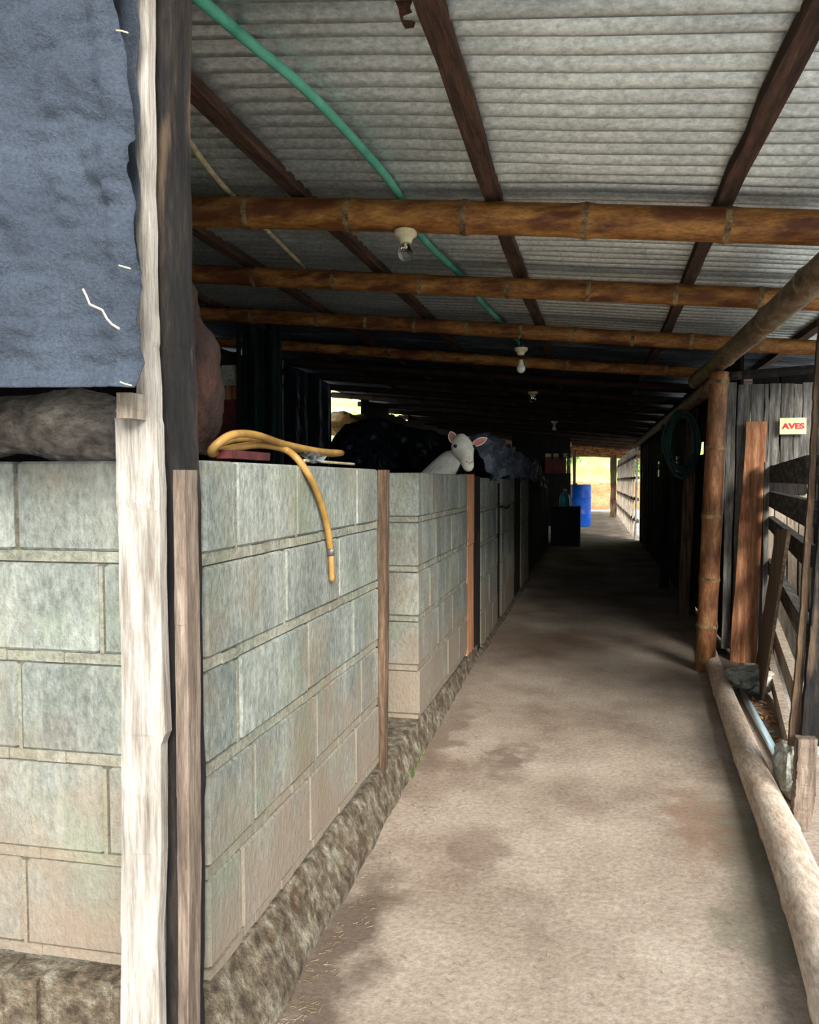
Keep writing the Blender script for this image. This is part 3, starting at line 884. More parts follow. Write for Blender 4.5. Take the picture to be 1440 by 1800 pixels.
# ------------------------------------------------------------------ sheep
def build_sheep():
    M0 = onY(826, 818, 4.47)
    t = thing('sheep', (-1.35, 4.55, .42), 'white sheep looking over the pen wall beside the orange post', 'sheep')
    # body, neck and legs as one skinned surface
    head_c = onY(803, 796, 4.62); n1 = onY(788, 814, 4.67)
    bm_v = [(-1.95, 4.75, .98), (-1.6, 4.68, .96), (-1.24, 4.68, .93), tuple(n1), tuple(head_c),
            (-2.05, 4.86, .72), (-2.05, 4.86, .45), (-2.05, 4.64, .72), (-2.05, 4.64, .45),
            (-1.27, 4.70, .74), (-1.27, 4.70, .45), (-1.27, 4.50, .74), (-1.27, 4.50, .45), (-2.18, 4.75, .92)]
    bm_e = [(0,1),(1,2),(2,3),(3,4),(0,5),(5,6),(0,7),(7,8),(2,9),(9,10),(2,11),(11,12),(0,13)]
    rad = [.20, .20, .17, .085, .055, .06, .03, .06, .03, .055, .03, .055, .03, .05]
    me = bpy.data.meshes.new('body'); me.from_pydata(bm_v, bm_e, [])
    ob = bpy.data.objects.new('body', me); COL.objects.link(ob)
    sk = ob.modifiers.new('skin', 'SKIN')
    for i, r in enumerate(rad):
        me.skin_vertices[0].data[i].radius = (r, r)
    me.skin_vertices[0].data[0].use_root = True
    ob.modifiers.new('sub', 'SUBSURF').levels = 2
    ob.modifiers['sub'].render_levels = 2
    me.materials.append(M['wool'])
    ob.parent = t; ob.location = -Vector(t.location)
    # head: lathe-like loft from poll to muzzle
    top = onY(811, 780, 4.55); muz = onY(823, 819, 4.44)
    ax = (muz - top).normalized()
    back = -ax
    side = ax.cross(Vector((0, 0, 1))).normalized()
    # side should point to image right (towards +x)
    if side.x < 0: side = -side
    up = side.cross(ax).normalized()
    if up.y > 0: up = -up           # face front looks to the camera
    L = (muz - top).length
    m = MB(); N = 24
    prof = [(-.24, .015, .02, .015), (-.20, .036, .040, .010), (-.08, .058, .056, .002), (.08, .068, .064, 0), (.22, .071, .066, 0), (.38, .064, .062, .001), (.55, .052, .054, .003), (.72, .043, .046, .004), (.88, .038, .038, .003), (1.0, .033, .031, .001), (1.08, .022, .021, 0), (1.12, .008, .008, 0)]
    vs = []
    for (s, a, b, oz) in prof:
        c = top + ax * (s * L * 1.06) + up * oz
        for k in range(N):
            th = 2 * math.pi * k / N
            ca, sa = math.cos(th), math.sin(th)
            # squarish cheeks, flatter face front
            e = 1.0 - .10 * max(0, sa) ** 2
            vs.append(c + side * (a * ca * e) + up * (b * sa))
    fs = [(i*N+k, i*N+(k+1) % N, (i+1)*N+(k+1) % N, (i+1)*N+k) for i in range(len(prof)-1) for k in range(N)]
    fs += [tuple(range(N))[::-1], tuple(range((len(prof)-1)*N, len(prof)*N))]
    h = m.add(vs, fs).build('head', 'wool', t, smooth=True)
    def P(s, u, v): return top + ax * (s * L * 1.06) + side * u + up * v
    # eyes with lids
    for sg in (-1, 1):
        blob(P(.28, sg*.060, .034), (.012, .010, .011), 12, 8, 0).build('eye', 'black', h, smooth=True)
        MB().tube(curve_pts([P(.20, sg*.064, .026), P(.20, sg*.058, .044), P(.28, sg*.050, .052)], 4), .0035, 6).build('eyelid', 'wool', h, smooth=True)
    # nostrils and mouth
    for sg in (-1, 1):
        MB().tube(curve_pts([P(.98, sg*.006, .031), P(.94, sg*.016, .034), P(.90, sg*.021, .030)], 4), [.0025]*4 + [.0035]*4 + [.002], 6).build('nostril', 'pink', h, smooth=True)
    MB().tube(curve_pts([P(.88, -.034, .006), P(.98, -.026, .012), P(1.06, 0, .014), P(.98, .026, .012), P(.88, .034, .006)], 4), .0018, 6).build('mouth', 'pink', h, smooth=True)
    MB().tube(curve_pts([P(.93, 0, .037), P(.99, 0, .034), P(1.05, 0, .022)], 4), .0018, 6).build('nose_cleft', 'pink', h, smooth=True)
    # ears: cupped leaves
    def ear(base, tip, width, face, matl):
        base, tip = Vector(base), Vector(tip); d = tip - base; w = d.cross(face).normalized(); f = w.cross(d).normalized()
        if f.dot(face) < 0: f = -f
        prof = [(0, .42), (.12, .62), (.3, .9), (.5, 1.0), (.7, .86), (.86, .55), (.96, .25), (1, .06)]
        for nm, off, sc_, mt in (('ear', 0.0, 1.0, 'wool'), ('ear_lining', .0035, .74, matl)):
            m = MB(); vs = []; K = 7
            for (s, q) in prof:
                for k in range(K):
                    u = (k / (K-1) * 2 - 1)
                    vs.append(base + d * (s if nm == 'ear' else .05 + s * .86) + w * (u * width/2 * q * sc_) + f * (off + .011 * (u*u) * q * sc_))
            if nm == 'ear':
                n0 = len(vs)
                vs2 = [v - f * .004 for v in vs]
                fs = [(i*K+k, i*K+k+1, (i+1)*K+k+1, (i+1)*K+k) for i in range(7) for k in range(K-1)]
                fs2 = [tuple(j + n0 for j in f_)[::-1] for f_ in fs]
                rim = [i*K for i in range(8)] + [7*K+k for k in range(1, K)] + [i*K+K-1 for i in range(6, -1, -1)] + [k for k in range(K-2, 0, -1)]
                fr = [(rim[i], rim[(i+1) % len(rim)], rim[(i+1) % len(rim)] + n0, rim[i] + n0) for i in range(len(rim))]
                m.add(vs + vs2, fs + fs2 + fr)
            else:
                m.add(vs, [(i*K+k, i*K+k+1, (i+1)*K+k+1, (i+1)*K+k) for i in range(7) for k in range(K-1)])
            e_ = m.build(nm, mt, h, smooth=True)
            if nm == 'ear_lining': e_.modifiers.new('t', 'SOLIDIFY').thickness = .001
    view = Vector((.17, -1, .05)).normalized()
    ear(onY(800, 781, 4.54), onY(792, 758, 4.56), .056, view, 'pink')
    ear(onY(829, 783, 4.54), onY(857, 770, 4.57), .048, view, 'pink')
    return t
build_sheep()
# raised board floor of the pen where the sheep stands
t = thing('pen_platform', (-1.8, 4.6, 0), 'raised board floor inside the pen under the sheep', 'platform')
for i in range(9):
    y = 4.15 + i * .11
    MB().box((-2.5, y, .39), (-.98, y + .10, .42)).build('board', 'black_wood', t)
for x in (-2.45, -1.05):
    for y in (4.2, 5.0):
        MB().box((x, y, 0), (x + .07, y + .07, .39)).build('leg', 'black_wood', t)

# ------------------------------------------------------------------ plastic sheets over the pens
def crumple(name, mt, fn, nu, nv, amp, sc, label, seed=0, par=None):
    vs = []
    for j in range(nv + 1):
        for i in range(nu + 1):
            p = Vector(fn(i / nu, j / nv))
            q = p * sc + Vector((seed, seed * 2, 0))
            r1 = 1 - abs(noise.noise(q)) * 2
            r2 = 1 - abs(noise.noise(q * 2.3 + Vector((4, 1, 7)))) * 2
            d = Vector((.7, -.5, .5)) * (amp * (r1 - .5) + amp * .5 * (r2 - .5))
            vs.append(p + d)
    k = nu + 1
    fs = [(j*k+i, j*k+i+1, (j+1)*k+i+1, (j+1)*k+i) for j in range(nv) for i in range(nu)]
    ob = MB().add(vs, fs).build(name, mt, par, smooth=False)
    ob.modifiers.new('thickness', 'SOLIDIFY').thickness = .003
    if label: tag(ob, label, 'tarp')
    return ob
def sil(pts, x):
    for a, b in zip(pts, pts[1:]):
        if a[0] <= x <= b[0]:
            s = (x-a[0])/(b[0]-a[0]); return a[1] + (b[1]-a[1]) * s
    return pts[0][1] if x < pts[0][0] else pts[-1][1]
S1 = [(578, 800), (586, 770), (605, 748), (640, 736), (668, 733), (700, 748), (740, 757), (800, 765), (900, 790), (960, 812)]
def blacksheet(u, v):
    px = 576 + 290 * u
    top = sil(S1, px)
    Yc = 7.2 + 1.2 * u
    p = onY(px, top, Yc)
    z = p.z * (1 - v) + .5 * v
    return (p.x + .1 * v, Yc - .75 * v ** .7 + .12 * math.sin(u * 22) * v, z)
crumple('plastic_tarp', 'black_plastic', blacksheet, 80, 40, .05, 4, 'large black plastic sheet heaped over the pens behind the sheep', 2)
S2 = [(826, 790), (850, 771), (880, 769), (905, 785), (925, 800), (940, 808), (960, 812), (980, 830), (1000, 870)]
def draped(u, v):
    y = 5.45 + 6.0 * u
    px = 832 + 145 * u ** .62
    top = sil(S2, px)
    zt = onX(px, top, -.86).z
    zt = max(zt, 1.30)
    # cross-section over the wall top: pen side -> crest -> aisle side
    A = Vector((-1.15, 0, 1.1)); B = Vector((-.98, 0, zt)); C = Vector((-.80, 0, zt - .08)); D = Vector((-.735, 0, 1.245 - (.30 * max(0, u - .45) ))) 
    cp_ = [A, B, C, D]
    t = v * 3; i = min(2, int(t)); w = t - i
    p = cp_[i].lerp(cp_[i+1], w)
    return (p.x, y, p.z)
crumple('draped_tarp', 'grey_tarp', draped, 110, 34, .10, 4.2, 'crumpled charcoal tarp draped over the wall right of the sheep', 5)

# ------------------------------------------------------------------ outer left wall of the pens
XO = -3.75
wl = struct('wall_left', (XO, 8, 0))
rnd = random.Random(9)
y = 1.6
i = 0
sy0, sy1 = onX(682, 742, XO).y, onX(712, 742, XO).y
yo0, yo1 = onX(582, 735, XO).y, onX(625, 735, XO).y
while y < 20.5:
    w = rnd.uniform(.16, .24)
    ztop = roofz(XO, .055) - (rnd.uniform(.0, .012) if rnd.random() < .7 else rnd.uniform(.02, .05))
    if yo0 - .05 < y < yo1 + .15: ztop = 1.30
    elif sy0 - .1 < y < sy1 + .1: ztop -= .10
    plank((XO, y, ztop), (XO, y + w, ztop), (XO, y + w, 0), (XO, y, 0), (-.02, 0, 0), rows=3, jt=.004, seed=i).build('plank', 'black_wood', wl)
    y += w + .003; i += 1
# green sheets hanging on the pen partition, with the dim window beside the trunk
def pxbox(x0, y0, x1, y1, Y, th, mt, name, par=None, jt=0.0):
    a = onY(x0, y0, Y); b = onY(x1, y1, Y)
    return MB().box((a.x, Y, b.z), (b.x, Y + th, a.z)).build(name, mt, par, disp=rough(jt, 9) if jt else None)
tag(crumple('hanging_sheet', 'green_plastic', lambda u, v: tuple(onY(426 + 68*u, 565 + 390*v, 6.0 + .05*math.sin(u*14))), 30, 20, .02, 4, None, 3),
    'dark green sheet hanging in the pen right of the thin upright', 'sheet')
tag(crumple('hanging_sheet', 'black_plastic', lambda u, v: tuple(onY(490 + 90*u, (630 + 45*u) + 260*v, 6.8 + .05*math.sin(u*14))), 30, 20, .02, 4, None, 4),
    'blackish sheet hanging beside the green one, left of the bright gap', 'sheet')
pt0 = onY(421, 700, 5.5)
t = thing('pen_partition', (pt0.x - .15, 5.5, 0), 'brown boarded pen partition with a thin dark upright right of the knotted trunk', 'partition')
def slab(x0, y0, x1, y1, Y, th, mt, name):
    a = onY(x0, y0, Y); b = onY(x1, y1, Y)
    o_ = MB().box((a.x, Y, max(0, b.z)), (b.x, Y + th, min(a.z, roofz(a.x, .02)))).build(name, mt, t, disp=rough(.003, 9)); return o_
slab(415, 560, 427, 1300, 5.45, .05, 'black_wood', 'upright')
slab(370, 679, 418, 702, 5.50, .03, 'red_wood', 'board')
slab(370, 703, 418, 760, 5.50, .03, 'maroon', 'board')
slab(370, 761, 418, 1300, 5.50, .03, 'maroon', 'board')
slab(370, 620, 418, 641, 5.50, .03, 'black_wood', 'board')
slab(390, 642, 414, 677, 5.51, .02, 'stone', 'speckled_pane')
slab(370, 642, 389, 677, 5.50, .03, 'black_wood', 'board')
p = onX(600, 730, XO + .1)
tag(blob((XO - .1, (yo0 + yo1)/2 + .5, 2.1), (.35, .5, .22), 18, 10, .3, 5, 4).build('yellow_sack', 'hose', smooth=True), 'yellow orange sack hanging in the bright gap at the left eave', 'sack')

# ------------------------------------------------------------------ hose, cane and lamps under the roof
def R3(px, py, dh):
    d = ray(px, py); t_ = (RH + dh) / (d.z + RS * d.x)
    return ORG + d * t_
hpz = [(330, -20), (440, 75), (540, 160), (640, 265), (700, 340), (740, 415), (810, 485), (850, 535), (890, 575)]
pts = [R3(a, b, .085) for a, b in hpz]
pts.append(pts[-1] + Vector((.05, 1.0, 0)))
tag(MB().tube(curve_pts(pts, 8), .0155, 10).build('garden_hose', 'green_hose', smooth=True), 'green hose stretched along under the roof sheets', 'hose')
pts = [R3(a, b, .085) for a, b in [(300, 205), (330, 245), (400, 335), (535, 470)]]
pts = [pts[0] + Vector((0, -.1, 0))] + pts
tag(MB().tube(curve_pts(pts, 6), .012, 8).build('cane_pole', 'cane', smooth=True), 'thin pale cane lying along the roof left of the green hose', 'cane')

def lathe(m, c, prof, n=18, mi=0):
    c = Vector(c); vs = []
    for (r, z) in prof:
        for k in range(n):
            a = 2*math.pi*k/n; vs.append(c + Vector((r*math.cos(a), r*math.sin(a), z)))
    fs = [(i*n+k, i*n+(k+1) % n, (i+1)*n+(k+1) % n, (i+1)*n+k)[::-1] for i in range(len(prof)-1) for k in range(n)]
    return m.add(vs, fs, mi)
def lamp(px, py_sock, py_bulb, Y, label, glass='glass', s=1.0, wide=.05):
    c = onY(px, py_sock, Y); b = onY(px, py_bulb, Y)
    t = thing('light_bulb', c, label, 'light bulb')
    m = MB(); lathe(m, c, [(0, .03*s), (wide*s, .028*s), (wide*s, .012*s), (.030*s, .0), (.022*s, -.02*s), (0, -.022*s)])
    m.build('socket', 'cream', t, smooth=False)
    R_ = .030 * s
    MB().tube([c + Vector((0, 0, .02)), c + Vector((0, 0, .13 if Y > 4 else .06))], .006, 6).build('cord', 'black', t)
    m = MB(); lathe(m, b, [(.0, .062*s)] + [(.013*s, .060*s), (.014*s, .045*s), (.018*s, .034*s)] + [(R_*math.sin(a), R_*math.cos(a)) for a in [math.radians(x) for x in range(45, 181, 15)]])
    gb = m.build('bulb', glass, t, smooth=True)
    if glass == 'glass':
        MB().tube([b + Vector((0, 0, .055)), b + Vector((0, 0, .015))], .004, 6).build('stem', 'milk', gb)
        MB().tube([b + Vector((-.008, 0, .014)), b + Vector((0, 0, .018)), b + Vector((.008, 0, .014))], .0012, 5).build('filament', 'metal', gb)
lamp(713, 419, 446, 2.86, 'clear glass bulb in a cream socket under the nearest bamboo beam', wide=.045)
lamp(916, 619, 648, 5.05, 'milky bulb hanging beneath the third bamboo beam', 'milk', wide=.045)
lamp(975, 744, 753, 11.0, 'tiny pale bulb far down the dark ceiling', 'milk')
lamp(937, 694, 702, 7.5, 'dark unlit bulb between the milky bulb and the tiny far one', 'glass')

# ------------------------------------------------------------------ right side: posts, boards, sign
pb = Vector((.712, 4.93, -.02)); pt_ = Vector((.775, 4.93, zl - .05))
zs = [640, 673, 790, 895, 908, 1020]
def tz(py): return (onY(1245, py, 4.93).z - pb.z) / (pt_.z - pb.z)
t = thing('bamboo_post', (pb.x, pb.y, 0), 'brown bamboo post standing at the right edge of the aisle', 'post')
bamboo(pb, pt_, .064, sorted([tz(673), tz(788), tz(908), tz(1018), tz(1100)]), seed=41, n=18, taper=.9).build('culm', ['bamboo_z', 'node'], t, smooth=True)
pl = plank(Vector((.838, 4.98, 1.88)), Vector((.853, 4.98, 1.88)), Vector((.795, 4.98, .35)), Vector((.78, 4.98, .35)), (0, .03, 0), rows=8, jt=.003, seed=7)
pl.build('edge_strip', 'grey_wood', t)
pb2 = Vector((.80, 6.83, 0)); pt2 = Vector((.86, 6.83, zl - .10))
t = thing('wooden_post', pb2, 'pale squared post behind the bamboo post, holding the hose coil', 'post')
plank(pt2 + Vector((-.045, 0, 0)), pt2 + Vector((.045, 0, 0)), pb2 + Vector((.045, 0, 0)), pb2 + Vector((-.045, 0, 0)), (0, .08, 0), rows=10, jt=.004, seed=8).build('upright', 'brown_wood', t)
pb3 = Vector((.80, 8.6, 0))
tag(plank(pb3 + Vector((-.04, 0, 1.86)), pb3 + Vector((.05, 0, 1.86)), pb3 + Vector((.05, 0, 0)), pb3 + Vector((-.05, 0, 0)), (0, .08, 0), rows=8, jt=.004, seed=9).build('wooden_post', 'black_wood'),
    'dark rough post left of the hose coil', 'post')
# coil of dark hose
c = onY(1198, 780, 6.72)
m = MB(); rnd = random.Random(4)
pts = []
for k in range(13 * 16):
    a = k / 16 * 2 * math.pi; q = k / (13 * 16)
    rx = .125 + .02 * math.sin(a * .37) + .012 * math.sin(k * .9 / 7); rz = .26 + .035 * math.sin(a * .23 + 1)
    pts.append(c + Vector((rx * math.cos(a) + .02 * math.sin(q * 9), -.10 * (q - .2) + .012 * math.sin(a * 1.7), rz * math.sin(a) + (.02 * math.sin(q * 15)))))
m.tube(pts, .0095, 6)
tag(m.build('hose_coil', 'dark_hose', smooth=True), 'dark green hose coil hanging on the squared post', 'hose')
m = MB(); m.tube([c + Vector((-.02, .12, .25)), c + Vector((-.02, -.12, .255)), c + Vector((-.02, -.14, .28))], .008, 6)
m.build('peg', 'rust', bpy.data.objects['hose_coil'])

# dark boarded side deeper in
wr = struct('wall_right', (.93, 10, 0))
rnd = random.Random(12)
y = 7.2; i = 0
slits = [(onX(px, 780, .93).y, w) for px, w in ((1157, .10), (1131, .14), (1190, .05))]
while y < 15.3:
    w = rnd.uniform(.12, .2)
    x = .93 + rnd.uniform(-.01, .01)
    hit = [q for q in slits if y - .02 <= q[0] < y + w]
    if hit:
        for z0_, z1_ in ((1.50, 2.11), (0, 1.27), (1.385, 1.41), (1.44, 1.46)):
            plank((x, y, z1_), (x, y + w, z1_), (x, y + w, z0_), (x, y, z0_), (.02, 0, 0), rows=4, jt=.004, seed=50 + i).build('plank', 'black_wood', wr)
        yy_ = y + hit[0][1]
        if yy_ < y + w - .01:
            plank((x, yy_, 1.5), (x, y + w, 1.5), (x, y + w, 1.2), (x, yy_, 1.2), (.02, 0, 0), rows=4, jt=.004, seed=50 + i).build('plank', 'black_wood', wr)
    else:
        plank((x, y, 2.11), (x, y + w, 2.11), (x, y + w, 0), (x, y, 0), (.02, 0, 0), rows=4, jt=.004, seed=50 + i).build('plank', 'black_wood', wr)
    y += w + rnd.choice((.0, .002, .004)); i += 1
for z in (.4, 1.2, 1.75):
    MB().box((.953, 7.2, z), (.99, 15.4, z + .08)).build('rail', 'black_wood', wr)
# short return boarding between bamboo post and squared post, leaving a small window
wy0, wy1 = onX(1237, 790, .98).y, onX(1224, 790, .98).y
wz0, wz1 = onX(1230, 800, .98).z, onX(1230, 778, .98).z
for j, (y0, y1, z0, z1) in enumerate([(5.34, wy0, 0, 2.1), (wy0, wy1, 0, wz0), (wy0, wy1, wz1, 2.1), (wy1, 7.25, 0, 2.1)]):
    if y1 > y0: plank((.98, y0, z1), (.98, y1, z1), (.98, y1, z0), (.98, y0, z0), (.02, 0, 0), rows=3, jt=.001, seed=80+j).build('plank', 'black_wood', wr)

# board wall with the sign, facing the camera
wb = struct('wall_back', (1.4, 5.32, 0))
YB = 5.30
def bplank(l, r, top, bot_, mt='grey_wood', Y=YB, th=.022, lean=-12, seed=0, name='plank', par=wb):
    k = (bot_ - top) / 465.0
    return pxplank((l, top), (r, top), (r + lean*k, bot_), (l + lean*k, bot_), Y, th, seed=seed).build(name, mt, par)
bplank(1280, 1295, 672, 1140, seed=1)
bplank(1298, 1320, 676, 1140, seed=2)
bplank(1322, 1344, 675, 1160, seed=3)
bplank(1346, 1353, 675, 815, seed=4)
bplank(1354, 1373, 674, 818, seed=5)
bplank(1375, 1397, 674, 812, seed=6)
bplank(1398, 1412, 675, 817, seed=7)
bplank(1413, 1437, 672, 818, seed=8)
bplank(1439, 1470, 672, 1180, seed=9, mt='dark_wood')
bplank(1472, 1500, 672, 1180, seed=10)
bplank(1502, 1530, 672, 1180, seed=11)
bplank(1532, 1560, 672, 1180, seed=12)
tag(pxplank((1313, 741), (1349, 741), (1329, 1166), (1283, 1164), 5.22, .03, rows=10, jt=.004, seed=14).build('wooden_plank', 'red_wood'),
    'fresh reddish plank nailed upright over the grey boards', 'plank')
pk = pxplank((1250, 690), (1262, 690), (1258, 1140), (1244, 1140), 5.36, .03, seed=15)
pk.build('plank', 'black_wood', wb)
for i, x_ in enumerate([1.07, 1.24, 1.42, 1.60, 1.78]):  # black backing added behind the boards so their gaps stay dark
    plank((x_, 5.385, 1.98), (x_ + .178, 5.385, 1.98), (x_ + .178, 5.385, 0), (x_, 5.385, 0), (0, .02, 0), rows=3, jt=.002, seed=170+i).build('plank', 'black_wood', wb)
for i, (l_, r_) in enumerate([(1346, 1362), (1364, 1384), (1386, 1404), (1406, 1424), (1426, 1446)]):
    bplank(l_, r_, 812, 1178, 'pale_wood', Y=5.35, seed=180+i, lean=-4)
bplank(1345, 1420, 818, 868, 'black_wood', Y=5.32, seed=190, lean=0)
# top rail over the boards
a = onY(1275, 662, 5.25); b = onY(1445, 648, 5.25)
tag(MB().tube([a, b], .03, 8).build('top_rail', 'dark_wood'), 'dark brown rail along the top of the grey boards', 'rail')
# sign
s0 = onY(1371, 735, 5.26); s1 = onY(1417, 763, 5.26)
t = thing('sign', ((s0.x+s1.x)/2, 5.27, s1.z), 'small cream yellow sign reading AVES in red letters', 'sign')
MB().box((s0.x, 5.255, s1.z), (s1.x, 5.265, s0.z)).build('sign_board', 'sign', t)
fc = bpy.data.curves.new('lettering', 'FONT')
fc.body = 'AVES'; fc.size = .1; fc.extrude = .0012; fc.offset = .0042; fc.align_x = 'CENTER'; fc.align_y = 'CENTER'
fo = bpy.data.objects.new('lettering_tmp', fc); COL.objects.link(fo)
bpy.context.view_layer.update()
me = bpy.data.meshes.new_from_object(fo.evaluated_get(bpy.context.evaluated_depsgraph_get()))
bpy.data.objects.remove(fo)
xs = [v.co.x for v in me.vertices]; wd = max(xs) - min(xs)
hs = [v.co.y for v in me.vertices]; hh = max(hs) - min(hs); hc = (max(hs) + min(hs)) / 2; xc = (max(xs)+min(xs))/2
for v in me.vertices:
    v.co = Vector(((v.co.x - xc) / wd * (s1.x - s0.x) * .86, (v.co.y - hc) / hh * (s0.z - s1.z) * .36, v.co.z))
me.materials.clear(); me.materials.append(M['red'])
lo2 = bpy.data.objects.new('lettering', me); COL.objects.link(lo2)
lo2.parent = t; lo2.location = Vector(((s0.x+s1.x)/2, 5.2535, (s0.z+s1.z)/2)) - t.location
lo2.rotation_euler = (math.pi/2, 0, 0)

# pale boarding of the bird room seen through the slats
wr2 = struct('wall_right', (1.95, 4, 0))
y = 3.7; i = 0; rnd = random.Random(77)
while y < 5.2:
    w = rnd.uniform(.16, .24)
    plank((1.62, y, 1.28), (1.62, y + w, 1.28), (1.62, y + w, -.04), (1.62, y, -.04), (.02, 0, 0), rows=4, jt=.003, seed=90+i).build('plank', 'pale_wood', wr2)
    y += w + .004; i += 1

# slatted gate on the right
GA, GB = (1.14, 5.21), (0.745, 2.80)
gt = thing('slat_gate', ((GA[0]+GB[0])/2, (GA[1]+GB[1])/2, 0), 'dark slatted gate leading back from the right foreground post', 'gate')
gd = (Vector((GA[0], GA[1], 0)) - Vector((GB[0], GB[1], 0))).normalized()
gn = Vector((gd.y, -gd.x, 0))
def gpt(t_, z): return Vector((GB[0] + (GA[0]-GB[0])*t_, GB[1] + (GA[1]-GB[1])*t_, z))
def zat(px, py): return onP(px, py, GA, GB).z
sl = [(815, 849), (868, 900), (922, 949), (1017, 1049), (1125, 1165), (1235, 1290)]
for i, (ya, yb) in enumerate(sl):
    za, zb = zat(1369, ya), zat(1369, yb)
    zb = max(zb, .0)
    plank(gpt(.02, za), gpt(.98, za), gpt(.98, zb), gpt(.02, zb), gn * .04, rows=2, jt=.003, seed=i).build('slat', 'grey_wood_y' if i < 4 else 'pale_wood', gt)
for tt in (.93,):
    a = gpt(tt, 1.34); b = gpt(tt + .045 if tt > .5 else tt + .03, 1.34)
    plank(a - gn*.001, b - gn*.001, Vector((b.x, b.y, 0)) - gn*.001, Vector((a.x, a.y, 0)) - gn*.001, -gn * .03, rows=8, jt=.004, seed=60).build('stile', 'grey_wood', gt)
# leaning brace
GA2 = (GA[0] - .06, GA[1] - .02); GB2 = (GB[0] - .06, GB[1])
def g2(px, py): return onP(px, py, GA2, GB2)
plank(g2(1370, 930), g2(1392, 930), g2(1344, 1228), g2(1322, 1228), -gn * .012, rows=9, jt=.003, seed=61).build('brace', 'brown_wood', gt)
# posts at the near end of the gate
tag(pxpoly([(1441, 560), (1431, 700), (1426, 800), (1416, 950), (1402, 1150), (1386, 1312)], [(1452, 560), (1441, 700), (1436, 800), (1427, 950), (1416, 1150), (1404, 1312)], 2.78, .02, 71, jt=.002).build('wooden_post', 'brown_wood'),
    'slim reddish brown upright beside the dark mossy board', 'post')
tag(pxpoly([(1456, 560), (1442, 900), (1426, 1100), (1408, 1310)], [(1500, 560), (1500, 900), (1500, 1100), (1496, 1312)], 2.74, .03, 72, jt=.002).build('wooden_board', 'dark_wood'),
    'dark mossy grey board at the extreme right edge', 'board')
tag(pxpoly([(1404, 1300), (1400, 1380), (1393, 1462)], [(1438, 1300), (1434, 1400), (1420, 1476)], 2.70, .05, 73, jt=.002).build('wooden_post', 'batten_pale'),
    'short pale greenish stub post under the dark mossy board', 'post')

# pale bamboo log edging the aisle
lp = [(1243, 1132, .045), (1262, 1190, .05), (1290, 1265, .056), (1325, 1355, .058), (1366, 1450, .062), (1402, 1540, .065), (1440, 1640, .068), (1492, 1800, .07), (1560, 2050, .07)]
cp = []; rs = []
for a, b, r in lp:
    cp.append(onZ(a, b, r)); rs.append(r)
cc = curve_pts(cp, 8)
rr = []
for i in range(len(cc)):
    u = i / 8; a = min(int(u), len(rs)-2); rr.append(rs[a] + (rs[a+1]-rs[a]) * min(1, u-a) + (.004 if i % 11 == 0 else 0))
tag(MB().tube(cc, rr, 16).build('bamboo_log', 'bamboo_log', smooth=True), 'pale bamboo log lying along the right edge of the floor', 'log')
# stones, pipe, leaves
p = onZ(1304, 1212, 0)
tag(blob(p + Vector((.04, 0, .065)), (.125, .13, .075), 22, 14, .22, 4, 6, flat=-.01).build('stone', 'stone'), 'angular grey stone beneath the reddish plank', 'stone')
p = onZ(1386, 1398, 0)
tag(blob(p + Vector((.0, 0, .10)), (.05, .13, .105), 22, 14, .12, 5, 9, flat=-.01).build('stone', 'stone'), 'upright rounded grey stone at the foot of the stub post', 'stone')
a = onZ(1302, 1212, .02); b = onZ(1368, 1332, .02)
tag(MB().tube([a, b], .018, 10).build('plastic_pipe', 'pipe', smooth=True), 'pale blue pipe on the ground between log and gate', 'pipe')
m = MB(); rnd = random.Random(5)
for i in range(260):
    u = rnd.random(); q = onZ(1335 + 60*u, 1240 + 90*u, 0) + Vector((rnd.uniform(-.05, .10), rnd.uniform(-.1, .1), rnd.uniform(-.03, .02)))
    a_ = rnd.uniform(0, 6.28); s = rnd.uniform(.01, .026)
    d1 = Vector((math.cos(a_), math.sin(a_), rnd.uniform(-.5, .5))) * s; d2 = Vector((-math.sin(a_), math.cos(a_), rnd.uniform(-.5, .5))) * s * .5
    m.add([q-d1, q+d2, q+d1, q-d2], [(0, 1, 2, 3)])
o = m.build('dry_leaves', 'leaf_dry'); o['kind'] = 'stuff'; tag(o, 'scatter of orange dry leaves behind the pale blue pipe', 'leaves')
# straw and grit on the floor
m = MB(); rnd = random.Random(6)
for i in range(420):
    if i < 260:
        px, py = rnd.uniform(500, 700), 0; u = rnd.random() ** 1.2
        px = 480 + 330*u + rnd.uniform(-5, 60); py = 1800 - 560*u + rnd.uniform(-10, 30)
    else: px, py = rnd.uniform(600, 1350), rnd.uniform(1180, 1790)
    q = onZ(px, py, .006)
    if q.x > .6 or q.x < -.71: continue
    a_ = rnd.uniform(0, 3.14); s = rnd.uniform(.003, .010)
    d = Vector((math.cos(a_), math.sin(a_), 0)) * s
    m.tube([q - d, q + d], .0008, 3, cap=False)
o = m.build('straw', 'straw'); o['kind'] = 'stuff'; tag(o, 'loose straw bits scattered over the concrete aisle', 'straw')
m = MB()
for i in range(40):
    u = i / 40; q = onX(735 - 12*u, 1300 + 55*u, -.70); q = onZ(742 - 25*u + rnd.uniform(-8, 8), 1310 + 60*u, .01)
    for k in range(3): m.tube([q, q + Vector((rnd.uniform(-.01, .015), rnd.uniform(-.01, .01), rnd.uniform(.01, .03)))], [.002, .0006], 4, cap=False)
o = m.build('moss', 'moss'); o['kind'] = 'stuff'; tag(o, 'small green tuft growing at the foot of the kerb', 'moss')

